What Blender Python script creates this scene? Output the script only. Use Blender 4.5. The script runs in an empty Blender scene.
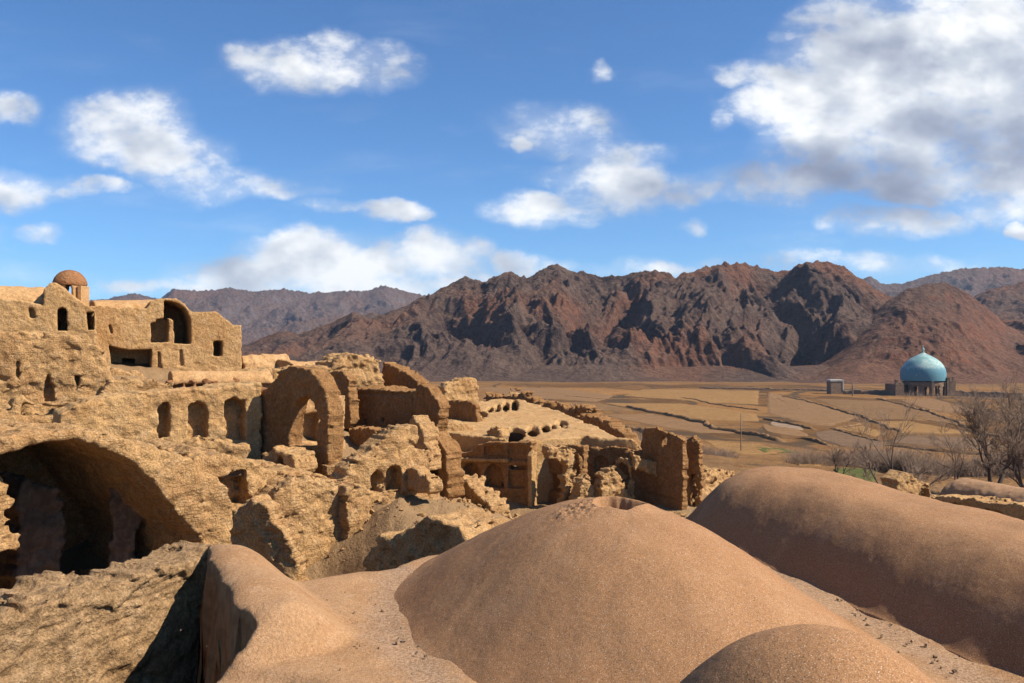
import bpy, math, random
import numpy as np
from mathutils import Vector
D = bpy.data
SC = bpy.context.scene
COL = SC.collection
R = math.radians
F = 853.33          # focal length in pixels (30 mm on 36 mm, 1024 wide)
HZ = 352.0          # picture row of the horizon

# ------------------------------------------------------------------ camera
cam = D.cameras.new('camera'); cam.lens = 30.0; cam.sensor_width = 36.0
cam.shift_y = (HZ - 341.5) / 1024.0
cam.clip_start = 0.1; cam.clip_end = 30000
camo = D.objects.new('camera', cam); COL.objects.link(camo)
camo.location = (0, 0, 0); camo.rotation_euler = (R(90), 0, 0)
SC.camera = camo

# ------------------------------------------------------------------ light
SUN_AZ = 104.0       # degrees to the right of the view direction (+Y)
SUN_EL = 44.0
SUN_STRENGTH = 5.0
SKY_STRENGTH = 0.061
sl = D.lights.new('sun', 'SUN'); sl.energy = SUN_STRENGTH; sl.angle = R(0.53); sl.color = (1.0, 0.93, 0.82)
so = D.objects.new('sun', sl); COL.objects.link(so)
sd = Vector((math.sin(R(SUN_AZ)) * math.cos(R(SUN_EL)), math.cos(R(SUN_AZ)) * math.cos(R(SUN_EL)), math.sin(R(SUN_EL))))
so.rotation_euler = sd.to_track_quat('Z', 'Y').to_euler()
SC.view_settings.view_transform = 'Standard'; SC.view_settings.look = 'None'
SC.view_settings.gamma = 1.0; SC.view_settings.exposure = 0.72
SC.view_settings.use_curve_mapping = False
SC.cycles.max_bounces = 6
SC.cycles.diffuse_bounces = 1


class NT:
    """tiny node-graph helper"""
    def __init__(s, tree): s.t = tree; s.n = tree.nodes; s.l = tree.links
    def node(s, typ, ins=None, **kw):
        n = s.n.new(typ)
        for k, v in kw.items(): setattr(n, k, v)
        for k, v in (ins or {}).items():
            sock = n.inputs[k]
            if isinstance(v, bpy.types.NodeSocket): s.l.new(v, sock)
            else: sock.default_value = v
        return n
    def math(s, op, a, b=None, c=None, clamp=False):
        n = s.n.new('ShaderNodeMath'); n.operation = op; n.use_clamp = clamp
        for i, v in enumerate((a, b, c)):
            if v is None: continue
            if isinstance(v, bpy.types.NodeSocket): s.l.new(v, n.inputs[i])
            else: n.inputs[i].default_value = v
        return n.outputs[0]
    def vmath(s, op, a, b=None, c=None):
        n = s.n.new('ShaderNodeVectorMath'); n.operation = op
        for i, v in enumerate((a, b, c)):
            if v is None: continue
            if isinstance(v, bpy.types.NodeSocket): s.l.new(v, n.inputs[i])
            else: n.inputs[i].default_value = v
        return n.outputs['Value'] if op in ('DOT_PRODUCT', 'LENGTH') else n.outputs[0]
    def noise(s, vec, scale, detail=5, rough=0.55, dist=0.0):
        n = s.node('ShaderNodeTexNoise', {'Scale': scale, 'Detail': detail, 'Roughness': rough, 'Distortion': dist})
        if vec is not None: s.l.new(vec, n.inputs['Vector'])
        return n.outputs['Fac']
    def ramp(s, fac, stops, interp='LINEAR'):
        n = s.n.new('ShaderNodeValToRGB'); n.color_ramp.interpolation = interp
        e = n.color_ramp.elements
        while len(e) < len(stops): e.new(0.5)
        for i, (p, c) in enumerate(stops):
            e[i].position = p
            e[i].color = (c, c, c, 1) if isinstance(c, (int, float)) else (c[0], c[1], c[2], 1)
        s.l.new(fac, n.inputs[0]); return n.outputs[0]
    def mix(s, fac, a, b, mode='MIX'):
        n = s.n.new('ShaderNodeMix'); n.data_type = 'RGBA'; n.blend_type = mode
        for k, v in ((0, fac), (6, a), (7, b)):
            if isinstance(v, bpy.types.NodeSocket): s.l.new(v, n.inputs[k])
            else: n.inputs[k].default_value = v if k == 0 else (v[0], v[1], v[2], 1)
        return n.outputs[2]
    def smooth(s, v, lo, hi, a=0.0, b=1.0):
        n = s.node('ShaderNodeMapRange', {1: lo, 2: hi, 3: a, 4: b}, interpolation_type='SMOOTHSTEP')
        s.l.new(v, n.inputs[0]); return n.outputs[0]


# ------------------------------------------------------------------ sky
world = D.worlds.new('World'); SC.world = world; world.use_nodes = True
W = NT(world.node_tree); W.n.clear()
sky = W.node('ShaderNodeTexSky', sky_type='NISHITA', sun_disc=False, sun_elevation=R(SUN_EL),
             sun_rotation=R(SUN_AZ), altitude=1500.0, air_density=1.0, dust_density=0.6, ozone_density=2.0)
tc = W.node('ShaderNodeTexCoord')
sep = W.node('ShaderNodeSeparateXYZ', {0: tc.outputs['Generated']})
yy = W.math('MAXIMUM', sep.outputs[1], 0.12)
ca = W.math('DIVIDE', sep.outputs[0], yy)
cb = W.math('DIVIDE', sep.outputs[2], yy)
P = W.node('ShaderNodeCombineXYZ', {0: ca, 1: cb}).outputs[0]
# clouds as (px, row, half-width, half-height, strength)
CLOUDS = [
    (318, 62, 85, 24, 1.0), (338, 44, 28, 17, .9), (262, 60, 38, 18, .8), (385, 72, 34, 18, .7),
    (125, 128, 66, 34, 1.0), (105, 110, 40, 18, .9), (165, 150, 62, 22, .75), (245, 188, 80, 13, .62), (205, 175, 60, 14, .6), (295, 196, 45, 8, .55),
    (20, 188, 52, 18, 1.0), (85, 188, 38, 9, .75), (0, 102, 34, 14, .8), (36, 231, 27, 9, .9),
    (392, 215, 30, 11, 1.0), (352, 209, 40, 6, .6),
    (312, 260, 72, 26, 1.35), (372, 264, 62, 20, 1.3), (432, 262, 52, 27, 1.35), (250, 272, 75, 17, 1.1), (180, 285, 75, 9, .9), (340, 284, 180, 22, 1.15), (505, 265, 22, 10, .9), (540, 270, 40, 9, .7),
    (540, 209, 56, 16, 1.0), (617, 185, 56, 27, 1.05), (560, 130, 62, 24, .62), (600, 150, 66, 14, .6), (590, 175, 50, 14, .7), (598, 68, 14, 9, .55), (518, 146, 12, 7, .8),
    (860, 40, 70, 48, 1.1), (905, 78, 135, 76, 1.5), (785, 73, 62, 17, 1.1), (800, 110, 72, 24, 1.0), (975, 60, 90, 85, 1.4), (1010, 150, 90, 64, 1.4), (1100, 90, 120, 110, 1.2),
    (870, 150, 110, 34, 1.1), (900, 180, 120, 20, 1.1), (765, 182, 95, 20, 1.0), (690, 188, 50, 16, .65), (935, 165, 52, 24, 1.1),
    (893, 222, 66, 16, 1.15), (850, 222, 34, 11, 1.0), (697, 224, 14, 8, .8), (778, 33, 18, 8, .75), (716, 120, 10, 9, .6), (1022, 236, 16, 7, .9), (640, 272, 60, 9, .6), (810, 262, 90, 9, .5), (910, 272, 60, 10, .5),
    (1250, 200, 160, 40, 1.0), (-250, 120, 180, 40, .9), (-150, 230, 120, 20, .9),
]
# the cloud fields turn with a soft warp so that no blob keeps an elliptical edge
wn = W.node('ShaderNodeTexNoise', {'Vector': P, 'Scale': 9.0, 'Detail': 5.0, 'Roughness': 0.55})
wv = W.vmath('SUBTRACT', wn.outputs['Color'], (0.5, 0.5, 0.5))
PW = W.vmath('MULTIPLY_ADD', wv, (0.10, 0.06, 0.0), P)
PL = W.vmath('MULTIPLY_ADD', wv, (0.03, 0.02, 0.0), P)
acc = None; low = None
for (px, row, rx, ry, st) in CLOUDS:
    ix, iy = F / (rx * 1.25), F / (ry * 1.3)
    q = W.vmath('MULTIPLY_ADD', PW, (ix, iy, 0), (-(px - 512) / F * ix, -(HZ - row) / F * iy, 0))
    d = W.vmath('DOT_PRODUCT', q, q)
    v = W.math('MULTIPLY_ADD', d, -st, st)
    acc = v if acc is None else W.math('MAXIMUM', acc, v)
acc = W.math('MAXIMUM', acc, -1.0)
SP = W.vmath('MULTIPLY', P, (1.0, 1.55, 1.0))
n1 = W.noise(SP, 10.0, 10, 0.57, 0.1)
n2 = W.noise(SP, 42.0, 6, 0.6)
dens = W.math('ADD', W.math('MULTIPLY', acc, 0.68), W.math('MULTIPLY', W.math('SUBTRACT', n1, 0.5), 2.3))
dens = W.math('ADD', dens, W.math('MULTIPLY', W.math('SUBTRACT', n2, 0.5), 0.7))
al = W.smooth(dens, -0.06, 0.80)
veil = W.smooth(W.math('MULTIPLY_ADD', W.math('SUBTRACT', n1, 0.5), 2.4, acc), -0.35, 1.0, 0, 0.42)
al = W.math('MAXIMUM', al, veil)
al = W.math('MULTIPLY', al, W.smooth(acc, -0.35, 0.35))
hb = W.noise(W.vmath('MULTIPLY', PL, (1.0, 4.5, 1.0)), 4.0, 7, 0.55, 0.3)
al = W.math('MAXIMUM', al, W.math('MULTIPLY', W.smooth(hb, 0.50, 0.80, 0, 0.30), W.smooth(cb, 0.0, 0.40, 1.0, 0.2)))
front = W.smooth(sep.outputs[1], 0.12, 0.3)
al = W.math('MULTIPLY', al, front)
# light from upper right: denser towards the light = greyer
s1 = W.noise(SP, 7.0, 4, 0.5, 0.1); s2 = W.noise(W.vmath('ADD', SP, (0.022, 0.042, 0.0)), 7.0, 4, 0.5, 0.1)
lit = W.math('SUBTRACT', s1, s2)
shade = W.math('ADD', W.math('MULTIPLY', lit, 2.0), 0.86)
thick = W.smooth(dens, 0.5, 1.8, 0.0, 0.26)
shade = W.math('SUBTRACT', shade, thick)
# the base of the big right bank and the grey bar below it are seen from beneath
gx, gy = F / 240.0, F / 46.0
gq = W.vmath('MULTIPLY_ADD', PL, (gx, gy, 0), (-(850 - 512) / F * gx, -(HZ - 182) / F * gy, 0))
gd = W.math('SUBTRACT', 1.0, W.vmath('DOT_PRODUCT', gq, gq), clamp=True)
gx, gy = F / 120.0, F / 70.0
gq2 = W.vmath('MULTIPLY_ADD', PL, (gx, gy, 0), (-(990 - 512) / F * gx, -(HZ - 135) / F * gy, 0))
gd2 = W.math('SUBTRACT', 1.0, W.vmath('DOT_PRODUCT', gq2, gq2), clamp=True)
gg = W.math('MAXIMUM', W.math('MULTIPLY', gd, 1.5), W.math('MULTIPLY', gd2, 0.8))
shade = W.math('SUBTRACT', shade, W.math('MULTIPLY', gg, 0.45))
shade = W.math('MAXIMUM', W.math('MINIMUM', shade, 1.0), 0.0)
ccol = W.ramp(shade, [(0.0, (2.7, 3.0, 3.9)), (0.35, (4.3, 4.7, 5.7)), (0.7, (7.0, 7.4, 8.0)), (1.0, (11.2, 11.2, 11.0))])
# ramp colours are stored 0..1 fine above 1
skyc = W.mix(1.0, sky.outputs[0], (0.74, 1.16, 1.54), 'MULTIPLY')
mixn = W.mix(W.math('MULTIPLY', al, 0.93), skyc, ccol)
bg = W.node('ShaderNodeBackground', {0: mixn, 1: SKY_STRENGTH})
wo = W.node('ShaderNodeOutputWorld', {0: bg.outputs[0]})
world.cycles.sampling_method = 'MANUAL'; world.cycles.sample_map_resolution = 512

# ------------------------------------------------------------------ numpy noise
_rs = np.random.RandomState(7)
_perm = _rs.permutation(256).astype(np.int32); _perm = np.concatenate([_perm, _perm, _perm])
_g = _rs.normal(size=(256, 3)).astype(np.float32); _g /= np.linalg.norm(_g, axis=1)[:, None]


def noise3(x, y, z):
    x = np.asarray(x, np.float32); y = np.asarray(y, np.float32); z = np.asarray(z, np.float32)
    x, y, z = np.broadcast_arrays(x, y, z)
    xi = np.floor(x).astype(np.int32); yi = np.floor(y).astype(np.int32); zi = np.floor(z).astype(np.int32)
    fx = x - xi; fy = y - yi; fz = z - zi
    xi &= 255; yi &= 255; zi &= 255
    u = fx * fx * fx * (fx * (fx * 6 - 15) + 10); v = fy * fy * fy * (fy * (fy * 6 - 15) + 10); w = fz * fz * fz * (fz * (fz * 6 - 15) + 10)
    def gr(dx, dy, dz):
        g = _g[_perm[_perm[_perm[xi + dx] + yi + dy] + zi + dz]]
        return g[..., 0] * (fx - dx) + g[..., 1] * (fy - dy) + g[..., 2] * (fz - dz)
    def lp(a, b, t): return a + (b - a) * t
    return lp(lp(lp(gr(0, 0, 0), gr(1, 0, 0), u), lp(gr(0, 1, 0), gr(1, 1, 0), u), v),
              lp(lp(gr(0, 0, 1), gr(1, 0, 1), u), lp(gr(0, 1, 1), gr(1, 1, 1), u), v), w) * 1.5


def fbm(x, y, z, octs=4, gain=0.5, lac=2.03):
    a = 1.0; f = 1.0; s = 0
    for i in range(octs):
        s = s + a * noise3(x * f + i * 17.3, y * f + i * 5.1, z * f - i * 9.7); a *= gain; f *= lac
    return s


def ridged(x, y, z, octs=5, gain=0.5, lac=2.1):
    a = 1.0; f = 1.0; s = 0; w = 1.0; tot = 0
    for i in range(octs):
        n = 1 - np.abs(noise3(x * f + i * 31.7, y * f - i * 11.3, z * f + i * 3.1) * 1.3)
        n = np.clip(n, 0, 1) ** 2 * w; w = np.clip(n * 2.0, 0, 1)
        s = s + a * n; tot += a; a *= gain; f *= lac
    return s / tot


def sstep(x, a, b):
    t = np.clip((x - a) / (b - a), 0, 1); return t * t * (3 - 2 * t)


# ------------------------------------------------------------------ meshes, objects
def mesh_np(name, V, Fq, mats, smooth=True, midx=None):
    me = D.meshes.new(name); V = np.asarray(V, np.float32); Fq = np.asarray(Fq, np.int32)
    me.vertices.add(len(V)); me.vertices.foreach_set('co', V.ravel())
    k = Fq.shape[1]
    me.loops.add(Fq.size); me.loops.foreach_set('vertex_index', Fq.ravel())
    me.polygons.add(len(Fq)); me.polygons.foreach_set('loop_start', np.arange(0, Fq.size, k, dtype=np.int32))
    me.polygons.foreach_set('use_smooth', np.full(len(Fq), smooth))
    for m in (mats if isinstance(mats, (list, tuple)) else [mats]): me.materials.append(m)
    if midx is not None: me.polygons.foreach_set('material_index', np.asarray(midx, np.int32))
    me.update(calc_edges=True); me.validate()
    return me


def tag(o, label=None, cat=None, group=None, kind=None):
    if label: o['label'] = label
    if cat: o['category'] = cat
    if group: o['group'] = group
    if kind: o['kind'] = kind
    return o


def thing(name, label, cat, loc=(0, 0, 0), group=None):
    o = D.objects.new(name, None); o.empty_display_size = 0.3; COL.objects.link(o); o.location = loc
    return tag(o, label, cat, group)


def obj(name, V, Fq, mats, parent=None, loc=None, smooth=True, midx=None):
    """V in world coordinates; the object's origin goes to loc (default: middle of its base)"""
    V = np.asarray(V, np.float32)
    if loc is None:
        lo = V.min(0); hi = V.max(0); loc = ((lo[0] + hi[0]) / 2, (lo[1] + hi[1]) / 2, lo[2])
    loc = np.array(loc, np.float32)
    o = D.objects.new(name, mesh_np(name, V - loc, Fq, mats, smooth, midx)); COL.objects.link(o)
    if parent is not None:
        o.parent = parent; o.location = Vector(loc) - parent.location
    else: o.location = Vector(loc)
    return o


def at(px, row, Y): return np.array([(px - 512) / F * Y, Y, (HZ - row) / F * Y])


def grid_faces(n, m):
    i = np.arange(n - 1)[:, None] * m + np.arange(m - 1)[None]
    return np.stack([i, i + m, i + m + 1, i + 1], -1).reshape(-1, 4)


# ------------------------------------------------------------------ solids from distance fields
_C = np.array([(a, b, c) for a in (0, 1) for b in (0, 1) for c in (0, 1)])
_E = [(a, b) for a in range(8) for b in range(a + 1, 8) if np.abs(_C[a] - _C[b]).sum() == 1]


def nets(f, h):
    s = f < 0
    cnt = sum(s[a:f.shape[0] - 1 + a, b:f.shape[1] - 1 + b, c:f.shape[2] - 1 + c].astype(np.int8) for a, b, c in _C)
    act = (cnt > 0) & (cnt < 8)
    I = np.argwhere(act)
    if len(I) == 0: return np.zeros((0, 3)), np.zeros((0, 4), int)
    FF = np.stack([f[I[:, 0] + a, I[:, 1] + b, I[:, 2] + c] for a, b, c in _C], 1)
    pos = np.zeros((len(I), 3)); w = np.zeros(len(I))
    for a, b in _E:
        m = (FF[:, a] < 0) != (FF[:, b] < 0)
        t = np.where(m, FF[:, a] / np.where(m, FF[:, a] - FF[:, b], 1), 0)
        p = _C[a] + t[:, None] * (_C[b] - _C[a]); pos += p * m[:, None]; w += m
    V = (I + pos / w[:, None]) * h
    ids = np.full(act.shape, -1, np.int32); ids[act] = np.arange(len(I))
    out = []
    for ax in range(3):
        o = [q for q in range(3) if q != ax]
        sl0 = [slice(1, -1)] * 3; sl0[ax] = slice(0, -1); sl1 = [slice(1, -1)] * 3; sl1[ax] = slice(1, None)
        d = s[tuple(sl0)] != s[tuple(sl1)]
        J = np.argwhere(d)
        if len(J) == 0: continue
        J[:, o[0]] += 1; J[:, o[1]] += 1
        ins = s[J[:, 0], J[:, 1], J[:, 2]]
        q = []
        for da, db in ((-1, -1), (0, -1), (0, 0), (-1, 0)):
            K = J.copy(); K[:, o[0]] += da; K[:, o[1]] += db; q.append(ids[K[:, 0], K[:, 1], K[:, 2]])
        q = np.stack(q, 1)
        flip = ins if ax != 1 else ~ins
        q = np.where(flip[:, None], q, q[:, ::-1]); out.append(q)
    return V, np.concatenate(out)


def poly_sd(pts, X, Y):
    """signed distance to a polygon, negative inside"""
    pts = np.asarray(pts, float); n = len(pts); X, Y = np.broadcast_arrays(X, Y)
    d = np.full(X.shape, 1e9); ins = np.zeros(X.shape, bool)
    for i in range(n):
        a = pts[i]; b = pts[(i + 1) % n]; e = b - a
        wx = X - a[0]; wy = Y - a[1]
        t = np.clip((wx * e[0] + wy * e[1]) / max(e @ e, 1e-9), 0, 1)
        d = np.minimum(d, (wx - e[0] * t) ** 2 + (wy - e[1] * t) ** 2)
        if a[1] != b[1]:
            c = ((a[1] > Y) != (b[1] > Y)) & (X < (b[0] - a[0]) * (Y - a[1]) / (b[1] - a[1]) + a[0]); ins ^= c
    return np.where(ins, -1, 1) * np.sqrt(d)


def arch_poly(u0, u1, w0, w1, rise=None, n=8, point=0.0):
    """opening: flat sill w0, crown w1, arched head"""
    r = (u1 - u0) / 2; rise = min(r, (w1 - w0) * .6) if rise is None else rise; c = (u0 + u1) / 2
    pts = [(u0, w0), (u1, w0)]
    for i in range(n + 1):
        a = math.pi * i / n
        pts.append((c + r * math.cos(a), w1 - rise + rise * (math.sin(a) ** (1 - point * .4))))
    return pts


SEED = [0]


def solid(name, A, ang, lo, hi, vox, field, mat, parent=None, rough=.05, rag=0.0, pits=0.0, loc=None, fine=.5):
    """mesh of field(U,V,W)<0 in a frame at A turned by ang about z; lo/hi bound it in metres"""
    SEED[0] += 1; sx = SEED[0] * 13.7
    lo = np.array(lo, float) - 2.5 * vox; hi = np.array(hi, float) + 2.5 * vox
    n = np.ceil((hi - lo) / vox).astype(int) + 1
    U = (lo[0] + np.arange(n[0]) * vox)[:, None, None]; V_ = (lo[1] + np.arange(n[1]) * vox)[None, :, None]; W_ = (lo[2] + np.arange(n[2]) * vox)[None, None, :]
    f = np.array(np.broadcast_to(field(U, V_, W_), n), np.float32)
    amp = rough * 2.2 + rag + pits
    band = np.abs(f) < amp + 2.5 * vox
    I = np.nonzero(band)
    u = U[I[0], 0, 0]; v = V_[0, I[1], 0]; w = W_[0, 0, I[2]]
    nz = rough * fbm(u * .9 + sx, v * .9, w * 1.1, 2) * 1.1
    nz += rough * fine * 1.5 * fbm(u * 3.7 + sx, v * 3.7, w * 4.6, 3, .6)
    if rag:
        nz += rag * fbm(u * 1.7 + sx, v * .9 + 4, w * 1.5, 3, .55)
    if pits:
        p = fbm(u * 1.3 + sx, v * 1.3 + 9, w * 1.9, 3, .55)
        nz += pits * sstep(p, .12, .26)
        brick = np.abs(((w / .11 + .25 * noise3(u * 2 + sx, v * 2, w)) % 1.0) - .5)
        nz += pits * .5 * sstep(p, .1, .3) * sstep(brick, .3, .45)
        p2 = noise3(u * 2.6 + sx, v * 2.6, w * 2.6)
        nz += pits * 1.6 * sstep(p2, .5, .75)
    f[I] += nz
    for ax in range(3):
        s0 = [slice(None)] * 3; s0[ax] = 0; s1 = [slice(None)] * 3; s1[ax] = -1
        f[tuple(s0)] = np.maximum(f[tuple(s0)], vox * .5); f[tuple(s1)] = np.maximum(f[tuple(s1)], vox * .5)
    Vv, Fq = nets(f, vox); Vv = Vv + lo
    c, s = math.cos(ang), math.sin(ang)
    Wd = np.stack([A[0] + Vv[:, 0] * c - Vv[:, 1] * s, A[1] + Vv[:, 0] * s + Vv[:, 1] * c, A[2] + Vv[:, 2]], 1)
    return obj(name, Wd, Fq, mat, parent, loc)


class Plane:
    """upright plane through two (px, Y) points; uv() carries a picture point onto it"""
    def __init__(s, p0, p1):
        s.A = np.array([(p0[0] - 512) / F * p0[1], p0[1]]); B = np.array([(p1[0] - 512) / F * p1[1], p1[1]])
        s.L = np.linalg.norm(B - s.A); s.d = (B - s.A) / s.L; s.n = np.array([-s.d[1], s.d[0]]); s.ang = math.atan2(s.d[1], s.d[0])
    def uw(s, px, row):
        rx = (px - 512) / F
        M = np.array([[s.d[0], -rx], [s.d[1], -1.0]]); q = np.linalg.solve(M, -s.A)
        return q[0], q[1] * (HZ - row) / F
    def u(s, px): return s.uw(px, HZ)[0]


def wall(name, parent, p0, p1, outline, thick=.7, holes=(), vox=.06, rough=.05, rag=.06, pits=.03, mat=None, adds=(), v0=0.0, vslope=0.0, edge=.10):
    """traced wall. holes: (kind, data, depth): 'a' arch (px0,px1,rowtop,rowbottom), 'p' polygon; depth None = right through
    adds: extra local fields joined on. vslope: the top leans back (metres of drop per metre of depth)"""
    pl = Plane(p0, p1)
    O = [pl.uw(*q) for q in outline]
    H = []
    for k, dta, dep in holes:
        if k == 'a':
            a = pl.uw(dta[0], dta[3]); b = pl.uw(dta[1], dta[3]); t = pl.uw((dta[0] + dta[1]) / 2, dta[2])
            H.append((arch_poly(a[0], b[0], (a[1] + b[1]) / 2, t[1]), dep))
        else: H.append(([pl.uw(*q) for q in dta], dep))
    us = [o[0] for o in O]; ws = [o[1] for o in O]; es = (SEED[0] * 7.77) % 190
    def field(U, V, W):
        f = poly_sd(O, U + 0 * W, W + vslope * np.maximum(V, 0) * 0 + 0 * U) if not vslope else poly_sd(O, U + 0 * W + 0 * V, W + vslope * np.maximum(V, 0) + 0 * U)
        f = f + edge * (fbm(U * 1.6 + es, 0 * U, W * 1.6, 2) + .8 * fbm(U * 5.2 + es, 0 * U, W * 5.2, 3, .65))
        f = np.maximum(f, np.maximum(v0 - V, V - (v0 + thick)))
        for hp, dep in H:
            g = poly_sd(hp, U + 0 * W, W + 0 * U)
            if dep is not None: g = np.maximum(g, V - (v0 + dep))
            f = np.maximum(f, -g)
        for ad in adds: f = np.minimum(f, ad(U, V, W, pl))
        return f
    zb = min(ws)
    return solid(name, (pl.A[0], pl.A[1], 0), pl.ang, (min(us) - .15, min(0, v0) - .25, zb), (max(us) + .15, max(v0 + thick, 0) + .25, max(ws) + .3), vox, field, mat, parent, rough * .75, rag * .75, pits * .9)


def vault(name, parent, p0, p1, row_top, wid, hgt, base_rows=None, vox=.07, rough=.03, rag=.03, pits=.0, mat=None, body=.3, v0=0.0, hollow=0.0):
    """barrel vault along the line p0-p1; its crown is seen at row_top on p0 and p1 planes"""
    pl = Plane(p0, p1); c = v0 + wid / 2
    zt = (pl.uw(p0[0], row_top[0])[1] + pl.uw(p1[0], row_top[1])[1]) / 2
    sl_ = (pl.uw(p1[0], row_top[1])[1] - pl.uw(p0[0], row_top[0])[1]) / pl.L
    z0 = pl.uw(p0[0], row_top[0])[1] - hgt
    def field(U, V, W):
        ww = W - (z0 + sl_ * U)
        q = np.sqrt(((V - c) / (wid / 2)) ** 2 + (np.maximum(ww, 0) / hgt) ** 2)
        f = (q - 1) * min(wid / 2, hgt)
        f = np.maximum(f, -ww - body)
        if hollow:
            g = (np.sqrt(((V - c) / (wid / 2 - hollow)) ** 2 + (np.maximum(ww, 0) / (hgt - hollow)) ** 2) - 1) * min(wid / 2, hgt)
            f = np.maximum(f, -g)
        return np.maximum(f, np.maximum(-U, U - pl.L))
    return solid(name, (pl.A[0], pl.A[1], 0), pl.ang, (0, v0, min(z0, z0 + sl_ * pl.L) - body), (pl.L, v0 + wid, max(z0, z0 + sl_ * pl.L) + hgt), vox, field, mat, parent, rough, rag, pits)


# ------------------------------------------------------------------ materials
def new_mat(name):
    m = D.materials.new(name); m.use_nodes = True; t = NT(m.node_tree); t.n.clear()
    return m, t


ALB = .70           # all earth and rock colours below are scaled by this one measured albedo factor


def finish(t, col, rough=.95, bump=None, strength=.5, dist=.02, spec=.15):
    col = t.mix(1.0, col, (ALB, ALB, ALB), 'MULTIPLY')
    ins = {'Base Color': col, 'Roughness': rough}
    b = t.node('ShaderNodeBsdfPrincipled', ins)
    b.inputs['Specular IOR Level'].default_value = spec
    if bump is not None:
        bn = t.node('ShaderNodeBump', {'Strength': strength, 'Distance': dist, 'Height': bump})
        t.l.new(bn.outputs[0], b.inputs['Normal'])
    t.node('ShaderNodeOutputMaterial', {0: b.outputs[0]})


def mud(name, c0, c1, c2, grain=60.0, gstr=.6, big=.6, dist=.03, courses=0.0, fleck=0.0, streak=0.0, clump=0.0, mid=1.0, brick=0.0):
    """earthen surface: c0 base, c1 darker worn patches, c2 pale dusty patches"""
    m, t = new_mat(name)
    pos = t.node('ShaderNodeNewGeometry').outputs['Position']
    a = t.noise(pos, big, 6, .6, .4); b = t.noise(pos, big * 4.3, 6, .65); g = t.noise(pos, grain, 3, .6); g2 = t.noise(pos, grain * .3, 4, .65)
    c = t.mix(t.smooth(a, .42, .68), c0, c1)
    c = t.mix(t.smooth(b, .48, .72, 0, .8), c, c2)
    c = t.mix(mid, c, t.mix(t.smooth(g2, .3, .7, 0, 1), t.mix(1, c, (.80, .78, .76), 'MULTIPLY'), t.mix(1, c, (1.14, 1.13, 1.10), 'MULTIPLY')))
    c = t.mix(t.smooth(g, .38, .62, 0, .9), t.mix(1, c, (.72, .70, .68), 'MULTIPLY'), t.mix(1, c, (1.10, 1.09, 1.08), 'MULTIPLY'))
    if fleck:
        f = t.noise(pos, grain * 1.4, 1, .5)
        c = t.mix(t.smooth(f, .655, .71, 0, fleck), c, (.85, .66, .5))
        f = t.noise(t.vmath('ADD', pos, (9.1, 3.3, 4.4)), grain * .9, 1, .5)
        c = t.mix(t.smooth(f, .67, .72, 0, fleck), c, (.08, .05, .035))
    h = t.math('ADD', t.math('MULTIPLY', g, .35), t.math('ADD', t.math('MULTIPLY', g2, .8 * mid), t.math('MULTIPLY', b, 1.2 * mid)))
    if streak:
        sv = t.vmath('MULTIPLY', pos, (1, 1, .12)); s_ = t.noise(sv, 5.0, 5, .6)
        c = t.mix(t.smooth(s_, .5, .75, 0, streak), c, t.mix(1, c, (.70, .64, .58), 'MULTIPLY'))
        h = t.math('ADD', h, t.math('MULTIPLY', s_, .35))
    cl = t.noise(t.vmath('ADD', pos, (31, 7, 2)), big * 11, 6, .72, .2)
    c = t.mix(t.smooth(cl, .55, .66, 0, clump), c, t.mix(1, c, (.62, .56, .50), 'MULTIPLY'))
    h = t.math('ADD', h, t.math('MULTIPLY', cl, 2.2 * clump))
    if brick:
        sp = t.node('ShaderNodeSeparateXYZ', {0: pos}); wob_ = t.math('MULTIPLY', t.noise(pos, 1.1, 3), .22)
        bv = t.node('ShaderNodeCombineXYZ', {0: t.math('ADD', sp.outputs[0], t.math('MULTIPLY', sp.outputs[1], .8)), 1: t.math('ADD', sp.outputs[2], wob_)}).outputs[0]
        bf = t.node('ShaderNodeTexBrick', {'Vector': bv, 'Scale': 1.0, 'Mortar Size': .010, 'Mortar Smooth': .8, 'Brick Width': .25, 'Row Height': .075}).outputs['Fac']
        bm = t.math('MULTIPLY', bf, t.smooth(t.noise(t.vmath('ADD', pos, (5, 55, 1)), .9, 5, .65), .50, .64, 0, brick))
        c = t.mix(t.math('MULTIPLY', bm, .5), c, t.mix(1, c, (.62, .56, .50), 'MULTIPLY')); h = t.math('SUBTRACT', h, t.math('MULTIPLY', bm, .35))
    if courses:
        hv = t.vmath('ADD', t.vmath('MULTIPLY', pos, (.45, .45, 1)), t.vmath('MULTIPLY', t.node('ShaderNodeTexNoise', {'Vector': pos, 'Scale': 1.5}).outputs['Color'], (.0, .0, .3))); cn = t.noise(hv, 13.0, 3, .6)
        h = t.math('ADD', h, t.math('MULTIPLY', cn, courses))
    finish(t, c, .95, h, gstr, dist, .1)
    return m


M_ADOBE = mud('sunbaked_adobe', (.68, .415, .185), (.59, .335, .14), (.76, .50, .26), 30, .9, .55, .06, courses=.3, streak=.25, clump=.2, brick=.45)
M_RUIN = mud('eroded_adobe', (.66, .395, .175), (.56, .315, .135), (.74, .48, .25), 24, 1.0, .8, .07, courses=.3, streak=.15, clump=.32, brick=.7)
M_PLAIN = mud('smooth_mud_plaster', (.69, .41, .19), (.61, .345, .15), (.76, .485, .26), 30, .5, .4, .035, streak=.2)
M_WEATHER = mud('weathered_earth', (.58, .365, .185), (.47, .285, .135), (.67, .445, .25), 24, 1.0, .9, .06, courses=.3, streak=.2, clump=.6)
M_SHADE = mud('shaded_adobe', (.40, .21, .085), (.33, .165, .062), (.48, .28, .125), 24, .9, .7, .06, courses=.35, streak=.25, clump=.3, brick=.7)  # darker adobe copy for walls turned from the sun; shade put into its colour
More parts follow.
